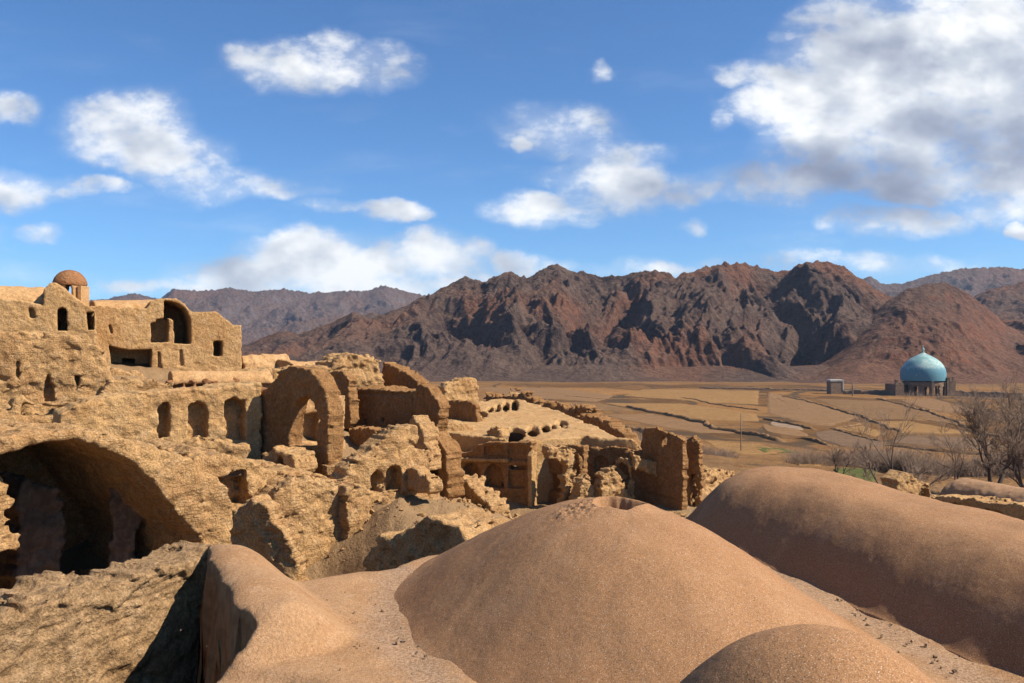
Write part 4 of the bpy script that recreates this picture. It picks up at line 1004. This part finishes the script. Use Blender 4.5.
def roof_f(U, V, W):
    x = U + rlo[0]; y = V + rlo[1]
    zt = -4.6 + .045 * (y - 44) + .03 * np.sin((x * .8 + y * .35) * 1.1)
    f0 = poly_sd(RF, x + 0 * y, y + 0 * x) + .2 * noise3(x * .6, y * .6, 0 * x)
    f = np.maximum(f0, np.maximum(W - zt, -8.6 - W))
    f = np.maximum(f, -np.maximum(f0 + .45, np.maximum(W - (zt - .38), -8.2 - W)))
    for hx, hy, hw, hh in HL:
        c0 = on_roof(hx, hy); l = on_roof(hx - hw, hy); f_ = on_roof(hx, hy - hh); n_ = on_roof(hx, hy + hh)
        rx = abs(c0[0] - l[0]); ry = abs(f_[1] - n_[1]) / 2
        dx = x - c0[0]; dy = y - c0[1]
        g = (np.sqrt((dx / rx) ** 2 + (dy / ry) ** 2) - 1) * min(rx, ry)
        f = np.maximum(f, -g)
    return f
solid('roof', (rlo[0], rlo[1], 0), 0, (0, 0, -8.7), (rhi[0] - rlo[0], rhi[1] - rlo[1], -3.0), .11, roof_f, M_ADOBE, cv, .05, .03, 0)
for a_, b_, rr0, rr1 in (((509, 76), (521, 80), 392, 400),):
    wall('roof_rim', cv, a_, b_, [(a_[0], rr1), (a_[0] + 8, rr0 + 1), ((a_[0] + b_[0]) / 2, rr0), (b_[0], rr0 + 1), (b_[0], rr1 + 8), (a_[0], rr1 + 8)], .7, vox=.08, rough=.08, rag=.12, pits=.04, mat=M_RUIN)
arch_row = [('a', (462, 480, 463.5, 487), .45), ('a', (484, 503, 464.5, 487), .45), ('p', [(508, 470), (525, 470), (525, 488), (508, 488)], .25), ('p', [(508, 466), (526, 466), (526, 470), (508, 470)], .7), ('p', [(484, 446), (503, 446), (503, 456), (484, 456)], .12), ('p', [(508, 446), (526, 446), (526, 460), (508, 460)], .12)]
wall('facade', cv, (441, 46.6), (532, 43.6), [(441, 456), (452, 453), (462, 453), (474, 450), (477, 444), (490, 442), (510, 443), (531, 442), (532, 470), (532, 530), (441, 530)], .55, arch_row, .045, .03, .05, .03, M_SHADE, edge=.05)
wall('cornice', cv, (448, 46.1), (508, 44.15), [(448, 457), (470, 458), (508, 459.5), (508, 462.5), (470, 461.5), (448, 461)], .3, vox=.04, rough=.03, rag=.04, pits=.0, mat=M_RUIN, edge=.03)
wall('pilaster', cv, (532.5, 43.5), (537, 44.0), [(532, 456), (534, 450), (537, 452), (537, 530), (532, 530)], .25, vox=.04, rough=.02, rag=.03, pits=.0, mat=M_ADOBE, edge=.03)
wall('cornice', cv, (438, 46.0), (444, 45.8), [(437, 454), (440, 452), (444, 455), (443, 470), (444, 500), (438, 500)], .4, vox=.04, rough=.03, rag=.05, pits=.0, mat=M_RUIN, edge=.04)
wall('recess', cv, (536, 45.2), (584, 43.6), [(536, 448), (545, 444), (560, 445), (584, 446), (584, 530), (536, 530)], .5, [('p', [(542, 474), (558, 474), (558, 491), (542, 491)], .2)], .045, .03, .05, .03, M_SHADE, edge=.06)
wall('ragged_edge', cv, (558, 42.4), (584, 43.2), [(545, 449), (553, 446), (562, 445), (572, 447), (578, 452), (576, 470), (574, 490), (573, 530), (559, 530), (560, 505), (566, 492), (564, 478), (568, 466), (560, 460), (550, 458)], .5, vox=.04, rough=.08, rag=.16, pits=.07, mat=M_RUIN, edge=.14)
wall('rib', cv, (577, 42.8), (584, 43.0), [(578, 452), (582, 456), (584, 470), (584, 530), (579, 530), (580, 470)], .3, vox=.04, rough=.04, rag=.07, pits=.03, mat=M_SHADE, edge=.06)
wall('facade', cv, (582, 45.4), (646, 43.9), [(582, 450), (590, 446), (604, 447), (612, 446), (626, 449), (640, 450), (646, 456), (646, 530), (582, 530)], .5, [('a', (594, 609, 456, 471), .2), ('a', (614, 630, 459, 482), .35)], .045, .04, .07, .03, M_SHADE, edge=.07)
wall('arch_rib', cv, (612, 43.6), (634, 43.0), [(611, 468), (614, 461), (620, 458), (627, 459), (631, 465), (632, 480), (632, 500), (627, 500), (628, 478), (627, 466), (621, 462), (615, 466)], .3, vox=.035, rough=.03, rag=.05, pits=.03, mat=M_RUIN, edge=.05)
wall('stump', cv, (600, 41.6), (634, 42.6), [(600, 500), (602, 482), (606, 473), (610, 470), (616, 470), (621, 476), (624, 486), (630, 492), (636, 500), (636, 520), (600, 520)], .7, vox=.045, rough=.1, rag=.16, pits=.07, mat=M_RUIN, edge=.16)
wall('stump', cv, (579, 41.6), (604, 42.4), [(578, 494), (583, 480), (587, 477), (594, 486), (604, 494), (604, 520), (578, 520)], .8, vox=.045, rough=.1, rag=.16, pits=.07, mat=M_RUIN, edge=.16)
wall('hanging_edge', cv, (634, 42.4), (668, 43.2), [(633, 452), (640, 456), (648, 460), (656, 462), (663, 465), (668, 471), (666, 478), (662, 486), (660, 476), (650, 474), (640, 470), (634, 468)], .45, vox=.04, rough=.06, rag=.12, pits=.05, mat=M_RUIN, edge=.12)
wall('side_roof', cv, (440, 47.5), (482, 48.4), [(438, 430), (444, 423), (455, 421), (468, 424), (478, 430), (482, 440), (482, 458), (438, 458)], 2.2, [('a', (456, 471, 433, 453), .8)], .055, .05, .06, .03, M_ADOBE)

wall('roof_stub', cv, (486, 46.2), (503, 45.6), [(486, 443), (487, 432), (491, 428), (496, 427), (500, 431), (503, 436), (503, 446), (486, 446)], .7, vox=.05, rough=.08, rag=.12, pits=.05, mat=M_RUIN)
wall('roof_stub', cv, (569, 50.0), (584, 51.0), [(568, 440), (570, 430), (575, 427), (581, 428), (583, 434), (584, 442)], .8, vox=.06, rough=.05, rag=.08, pits=.04, mat=M_ADOBE)
wall('roof_stub', cv, (455, 55.0), (476, 53.0), [(455, 418), (458, 414), (466, 413), (474, 415), (476, 422), (455, 422)], .6, vox=.06, rough=.06, rag=.10, pits=.04, mat=M_RUIN)

tr = B('tall_ruin', 'tall shaded ruin wall with a small window, right of the arcades', 'ruin', 668, 510, 42)
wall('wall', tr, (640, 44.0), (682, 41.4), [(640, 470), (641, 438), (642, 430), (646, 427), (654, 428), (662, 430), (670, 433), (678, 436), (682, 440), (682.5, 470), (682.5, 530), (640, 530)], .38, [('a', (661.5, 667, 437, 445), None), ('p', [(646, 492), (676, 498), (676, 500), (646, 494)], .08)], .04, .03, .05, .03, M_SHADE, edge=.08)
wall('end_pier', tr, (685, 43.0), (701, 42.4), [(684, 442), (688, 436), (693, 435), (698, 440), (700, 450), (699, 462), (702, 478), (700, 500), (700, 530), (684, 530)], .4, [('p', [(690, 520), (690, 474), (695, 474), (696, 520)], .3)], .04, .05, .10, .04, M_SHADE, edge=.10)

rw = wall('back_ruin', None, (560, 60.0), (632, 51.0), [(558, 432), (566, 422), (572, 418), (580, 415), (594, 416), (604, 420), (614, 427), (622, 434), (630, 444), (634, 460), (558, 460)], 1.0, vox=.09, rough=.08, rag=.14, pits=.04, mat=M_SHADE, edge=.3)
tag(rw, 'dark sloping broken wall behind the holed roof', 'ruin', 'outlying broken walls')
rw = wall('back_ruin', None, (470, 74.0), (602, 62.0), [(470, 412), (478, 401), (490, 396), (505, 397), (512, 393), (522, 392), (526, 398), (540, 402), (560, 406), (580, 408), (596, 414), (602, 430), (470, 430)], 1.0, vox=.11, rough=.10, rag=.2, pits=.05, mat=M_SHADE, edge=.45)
tag(rw, 'long low jagged dark wall along the far edge of the holed roof', 'ruin', 'outlying broken walls')
rw = wall('back_ruin', None, (592, 47.0), (645, 49.0), [(592, 446), (608, 443), (622, 445), (640, 448), (645, 470), (592, 470)], 1.6, vox=.07, rough=.10, rag=.14, pits=.05, mat=M_RUIN, edge=.14)
tag(rw, 'low sunlit crumbling roof stub between the long shaded wall and the tall ruin', 'ruin', 'outlying broken walls')
rw = wall('broken_heap', None, (698, 47.0), (738, 52.0), [(698, 500), (701, 476), (708, 470), (718, 468), (726, 470), (734, 472), (738, 485), (738, 510), (698, 510)], 2.4, vox=.07, rough=.16, rag=.16, pits=.07, mat=M_RUIN)
tag(rw, 'low rough heap of broken walling just right of the tall ruin', 'ruin', 'outlying broken walls')
rw = wall('slope_fragment', None, (452, 37.0), (492, 33.0), [(450, 486), (458, 474), (466, 480), (474, 492), (484, 500), (492, 508), (490, 520), (452, 515)], .9, vox=.055, rough=.1, rag=.12, pits=.05, mat=M_RUIN)
tag(rw, 'low crumbled wall fragment at the foot of the arcade on the rubble slope', 'ruin', 'outlying broken walls')

# --- small vaulted house and broken walls at right
vh = B('vaulted_house', 'small low house with a rounded mud vault roof beside the bare tree on the right', 'house', 975, 520, 38)
vault('vault', vh, (938, 39.5), (1018, 35.0), (479, 493), 2.6, .95, mat=M_ROOF, body=.5, rough=.03, rag=.02)
wall('wall', vh, (928, 38.4), (1060, 32.5), [(928, 500), (935, 496), (960, 498), (1000, 503), (1030, 506), (1060, 509), (1060, 570), (928, 540)], 3.2, [('p', [(950, 512), (952, 503), (960, 504), (960, 514)], .3), ('p', [(985, 520), (985, 509), (1002, 511), (1002, 523)], .3)], .055, .04, .05, .03, M_ADOBE)
wall('wall', vh, (1008, 36.5), (1040, 35.5), [(1008, 503), (1012, 492), (1024, 491), (1040, 494), (1040, 520), (1008, 520)], 1.0, [('a', (1013, 1022, 494, 506), .5)], .055, .05, .06, .03, M_RUIN)
bh = wall('broken_gable', None, (896, 40.5), (932, 42.0), [(896, 505), (898, 480), (905, 474), (914, 475), (919, 481), (923, 488), (930, 482), (932, 505)], .9, [('a', (920, 930, 484, 500), .6)], .05, .06, .09, .05, M_RUIN)
tag(bh, 'pale broken gable fragment just left of the small vaulted house', 'ruin')

# --- loose rubble
def rubble(name, label, spots, mat, seed):
    rs = np.random.RandomState(seed); V = []; Fq = []
    base = np.array([(a, b, c) for a in (-1, 0, 1) for b in (-1, 0, 1) for c in (-1, 0, 1) if abs(a) + abs(b) + abs(c)], float)
    cube = np.array([(-1, -1, -1), (1, -1, -1), (1, 1, -1), (-1, 1, -1), (-1, -1, 1), (1, -1, 1), (1, 1, 1), (-1, 1, 1)], float)
    cf = np.array([(0, 3, 2, 1), (4, 5, 6, 7), (0, 1, 5, 4), (1, 2, 6, 5), (2, 3, 7, 6), (3, 0, 4, 7)])
    k = 0
    for (px, row, Yc, sx, sy, n, smax, zfix) in spots:
        c = at(px, row, Yc)
        for i in range(n):
            x = c[0] + rs.normal() * sx; y = c[1] + rs.normal() * sy; s = smax * (.15 + .85 * rs.rand() ** 3)
            z = (g0(x, y) if zfix is None else zfix)
            q = cube * (s * (.6 + .6 * rs.rand(3))) * .5 * (1 + .35 * rs.normal(size=(8, 1)))
            a, b = rs.rand(2) * 6.28; ca_, sa = math.cos(a), math.sin(a); cb_, sb = math.cos(b), math.sin(b)
            M = np.array([[ca_, -sa, 0], [sa, ca_, 0], [0, 0, 1]]) @ np.array([[1, 0, 0], [0, cb_, -sb], [0, sb, cb_]])
            V.append(q @ M.T + [x, y, z + s * .15]); Fq.append(cf + k); k += 8
    o = obj(name, np.concatenate(V), np.concatenate(Fq), mat, smooth=False); return tag(o, label, 'rubble', kind='stuff')
rubble('rubble', 'loose adobe lumps and stones scattered over the slopes and floors of the ruins', [
    (440, 500, 26, 2.2, 2.2, 240, .14, None), (400, 520, 22, 1.5, 1.5, 160, .11, None), (480, 512, 32, 1.6, 2.0, 160, .22, None), (600, 500, 37, 2.5, 1.5, 260, .3, None), (560, 510, 39, 3, 1.2, 120, .22, None), (300, 480, 26, 1.6, 1.0, 120, .25, None),
    (240, 455, 26, 1.5, 1.0, 90, .2, None), (720, 490, 48, 2.5, 2.0, 160, .35, None), (340, 470, 25.5, .9, .8, 90, .25, None), (60, 425, 24, 3, 1.2, 120, .18, None), (900, 497, 44, 3, 2, 120, .3, None), (660, 505, 40, 2.4, 1, 90, .3, None)], M_RUIN, 5)
rubble('pebbles', 'fine pebbles and clods lying on the roof terrace and in its drains', [(420, 620, 11, .35, 1.2, 120, .035, ZB - .03), (900, 640, 10.5, .35, 1.1, 110, .035, ZB - .03), (330, 600, 11, .8, 1.0, 60, .03, ZB)], M_OLDP, 8)

# ================================================================== TREES AND SCRUB
m, t = new_mat('bare_bark'); pos = t.node('ShaderNodeNewGeometry').outputs['Position']
finish(t, t.mix(t.noise(pos, 3, 4), (.10, .068, .05), (.17, .12, .09)), .9); M_BARK = m
m, t = new_mat('pale_twigs'); pos = t.node('ShaderNodeNewGeometry').outputs['Position']
finish(t, t.mix(t.noise(pos, 1.5, 4), (.25, .165, .115), (.36, .25, .175)), .9); M_TWIG = m

def tube_mesh(paths, k=4):
    """paths: list of (points, radii) as arrays"""
    V = []; Fq = []; n0 = 0
    for P_, R_ in paths:
        P_ = np.asarray(P_); R_ = np.asarray(R_); n = len(P_)
        T_ = np.gradient(P_, axis=0); T_ /= np.maximum(np.linalg.norm(T_, axis=1), 1e-6)[:, None]
        ref = np.array([1., .2, 0]) if abs(T_[0, 0]) < .8 else np.array([0, 1., .2])
        A_ = np.cross(T_, ref); A_ /= np.linalg.norm(A_, axis=1)[:, None]; B_ = np.cross(T_, A_)
        ph = np.arange(k) * 2 * math.pi / k
        ring = P_[:, None] + R_[:, None, None] * (A_[:, None] * np.cos(ph)[None, :, None] + B_[:, None] * np.sin(ph)[None, :, None])
        V.append(ring.reshape(-1, 3))
        i = np.arange(n - 1)[:, None] * k; j = np.arange(k)[None]; jj = (j + 1) % k
        Fq.append(np.stack([i + j, i + jj, i + k + jj, i + k + j], -1).reshape(-1, 4) + n0); n0 += n * k
    return np.concatenate(V), np.concatenate(Fq)

def grow(rs, p, d, L, r, depth, out, spread=.55, up=.12, wig=.18, kids=(3, 5)):
    n = 6; P_ = [p]; dd = d / np.linalg.norm(d)
    for i in range(n):
        dd = dd + rs.normal(size=3) * wig * .5 + np.array([0, 0, up * .3]); dd /= np.linalg.norm(dd); P_.append(P_[-1] + dd * L / n)
    R_ = np.linspace(r, r * (.55 if depth > 0 else .3), n + 1); out[depth].append((P_, R_))
    if depth == 0: return
    for c in range(rs.randint(*kids) + (1 if depth == 1 else 0)):
        f = .35 + .65 * rs.rand(); i = min(int(f * n), n - 1); b = P_[i] + (P_[i + 1] - P_[i]) * (f * n - i)
        nd = dd + rs.normal(size=3) * spread; nd[2] += up
        grow(rs, b, nd, L * (.5 + .25 * rs.rand()), r * .5, depth - 1, out, spread, up, wig, kids)
    grow(rs, P_[-1], dd + rs.normal(size=3) * .2, L * .7, r * .55, depth - 1, out, spread, up, wig, kids)

def bare_tree(px, row, Y, h, stems, label, seed, depth=5, r=.16, group='bare trees beyond the roofs', mat_t=None, spread=.6):
    rs = np.random.RandomState(seed); p = at(px, row, Y); z = g0(p[0], p[1]); p[2] = z
    tr_ = thing('bare_tree', label, 'tree', tuple(p), group)
    out = {i: [] for i in range(depth + 1)}
    for dx, dy, ll in stems: grow(rs, p + np.array([dx * .1, dy * .1, -.2]), np.array([dx, dy, 1.0]), h * ll, r, depth, out, spread)
    V, Fq = tube_mesh(out[depth] + out[depth - 1], 6); obj('trunk', V, Fq, M_BARK, tr_, loc=tuple(p))
    tw = []
    for i in range(depth - 1): tw += [(P_, np.maximum(R_, .008)) for P_, R_ in out[i]]
    V, Fq = tube_mesh(tw, 3); obj('crown', V, Fq, mat_t or M_TWIG, tr_, loc=tuple(p))
    return tr_

bare_tree(991, 492, 52, 6.3, [(-.10, 0, .42), (.55, .1, .5)], 'largest bare tree with a dark trunk rising behind the small vaulted house at right', 3, 5, .15, spread=.5)
bare_tree(1030, 492, 50, 5.0, [(-.35, 0, .45), (.3, 0, .4)], 'bare forked tree leaning in from the right edge', 4, 5, .12)
bare_tree(890, 492, 46, 4.6, [(.12, 0, .5), (-.25, .1, .3)], 'slender bare tree beside the broken gable', 9, 4, .06, spread=.4)
bare_tree(905, 494, 44, 2.6, [(.9, 0, .55)], 'small bare branching shrub leaning right over the broken gable', 12, 4, .05, spread=.45)
bare_tree(838, 480, 60, 2.8, [(.6, 0, .45), (-.1, 0, .4)], 'low bare sapling by the green plot behind the long vault', 15, 4, .05, spread=.5)
bare_tree(955, 486, 66, 4.2, [(-.1, 0, .5), (.25, 0, .45)], 'pale bare thin tree in the thicket behind the small vaulted house', 17, 4, .06, spread=.45)

def thicket(name, label, line, n, h, seed, depthw=4.0, mat=None, per=9):
    n = int(n * .6); h = h * .85
    rs = np.random.RandomState(seed); P = [at(px, 352, Y)[:2] for px, Y in line]; paths = []
    L = [0] + list(np.cumsum([np.linalg.norm(P[i + 1] - P[i]) for i in range(len(P) - 1)])); P = np.array(P)
    for i in range(n):
        s = rs.rand() * L[-1]; x = np.interp(s, L, P[:, 0]); y = np.interp(s, L, P[:, 1]) + rs.normal() * depthw * .4; z = g0(x, y)
        hh = h * (.5 + .7 * rs.rand()) * (.75 + .45 * noise3(x * .15, y * .15, seed * 1.0))
        for k in range(per):
            d = np.array([rs.normal() * .35, rs.normal() * .35, 1.0]); q = [np.array([x + rs.normal() * .15, y + rs.normal() * .15, z - .1])]
            for j in range(4): d = d + rs.normal(size=3) * .18; q.append(q[-1] + d / np.linalg.norm(d) * hh / 4)
            paths.append((q, np.linspace(.018, .006, 5)))
            b = q[2]; d2 = d + rs.normal(size=3) * .6; paths.append(([b, b + d2 * hh * .15, b + d2 * hh * .3 + rs.normal(size=3) * .05], [.010, .008, .005]))
    V, Fq = tube_mesh(paths, 3); o = obj(name, V, Fq, mat or M_TWIG); return tag(o, label, 'thicket', kind='stuff')
thicket('thicket', 'grey leafless willow thicket between the fields and the small vaulted house', [(870, 84), (910, 76), (960, 72), (1040, 70)], 420, 3.4, 1)
thicket('thicket', 'reddish bare scrub along the gully at the field edge', [(790, 92), (830, 90), (880, 92)], 260, 2.6, 2)
thicket('scrub', 'grey dry scrub filling the gully behind the tall ruin', [(600, 92), (650, 92), (700, 96), (740, 100)], 260, 2.0, 6)
thicket('scrub', 'sparse dry scrub around the foot of the turquoise domed shrine', [(905, 276), (960, 272), (1030, 262), (1080, 258)], 260, 3.0, 7, 9)
thicket('scrub', 'dry brush covering the bank below the shrine at the right edge', [(960, 200), (1000, 180), (1060, 170)], 200, 3.4, 9, 14)
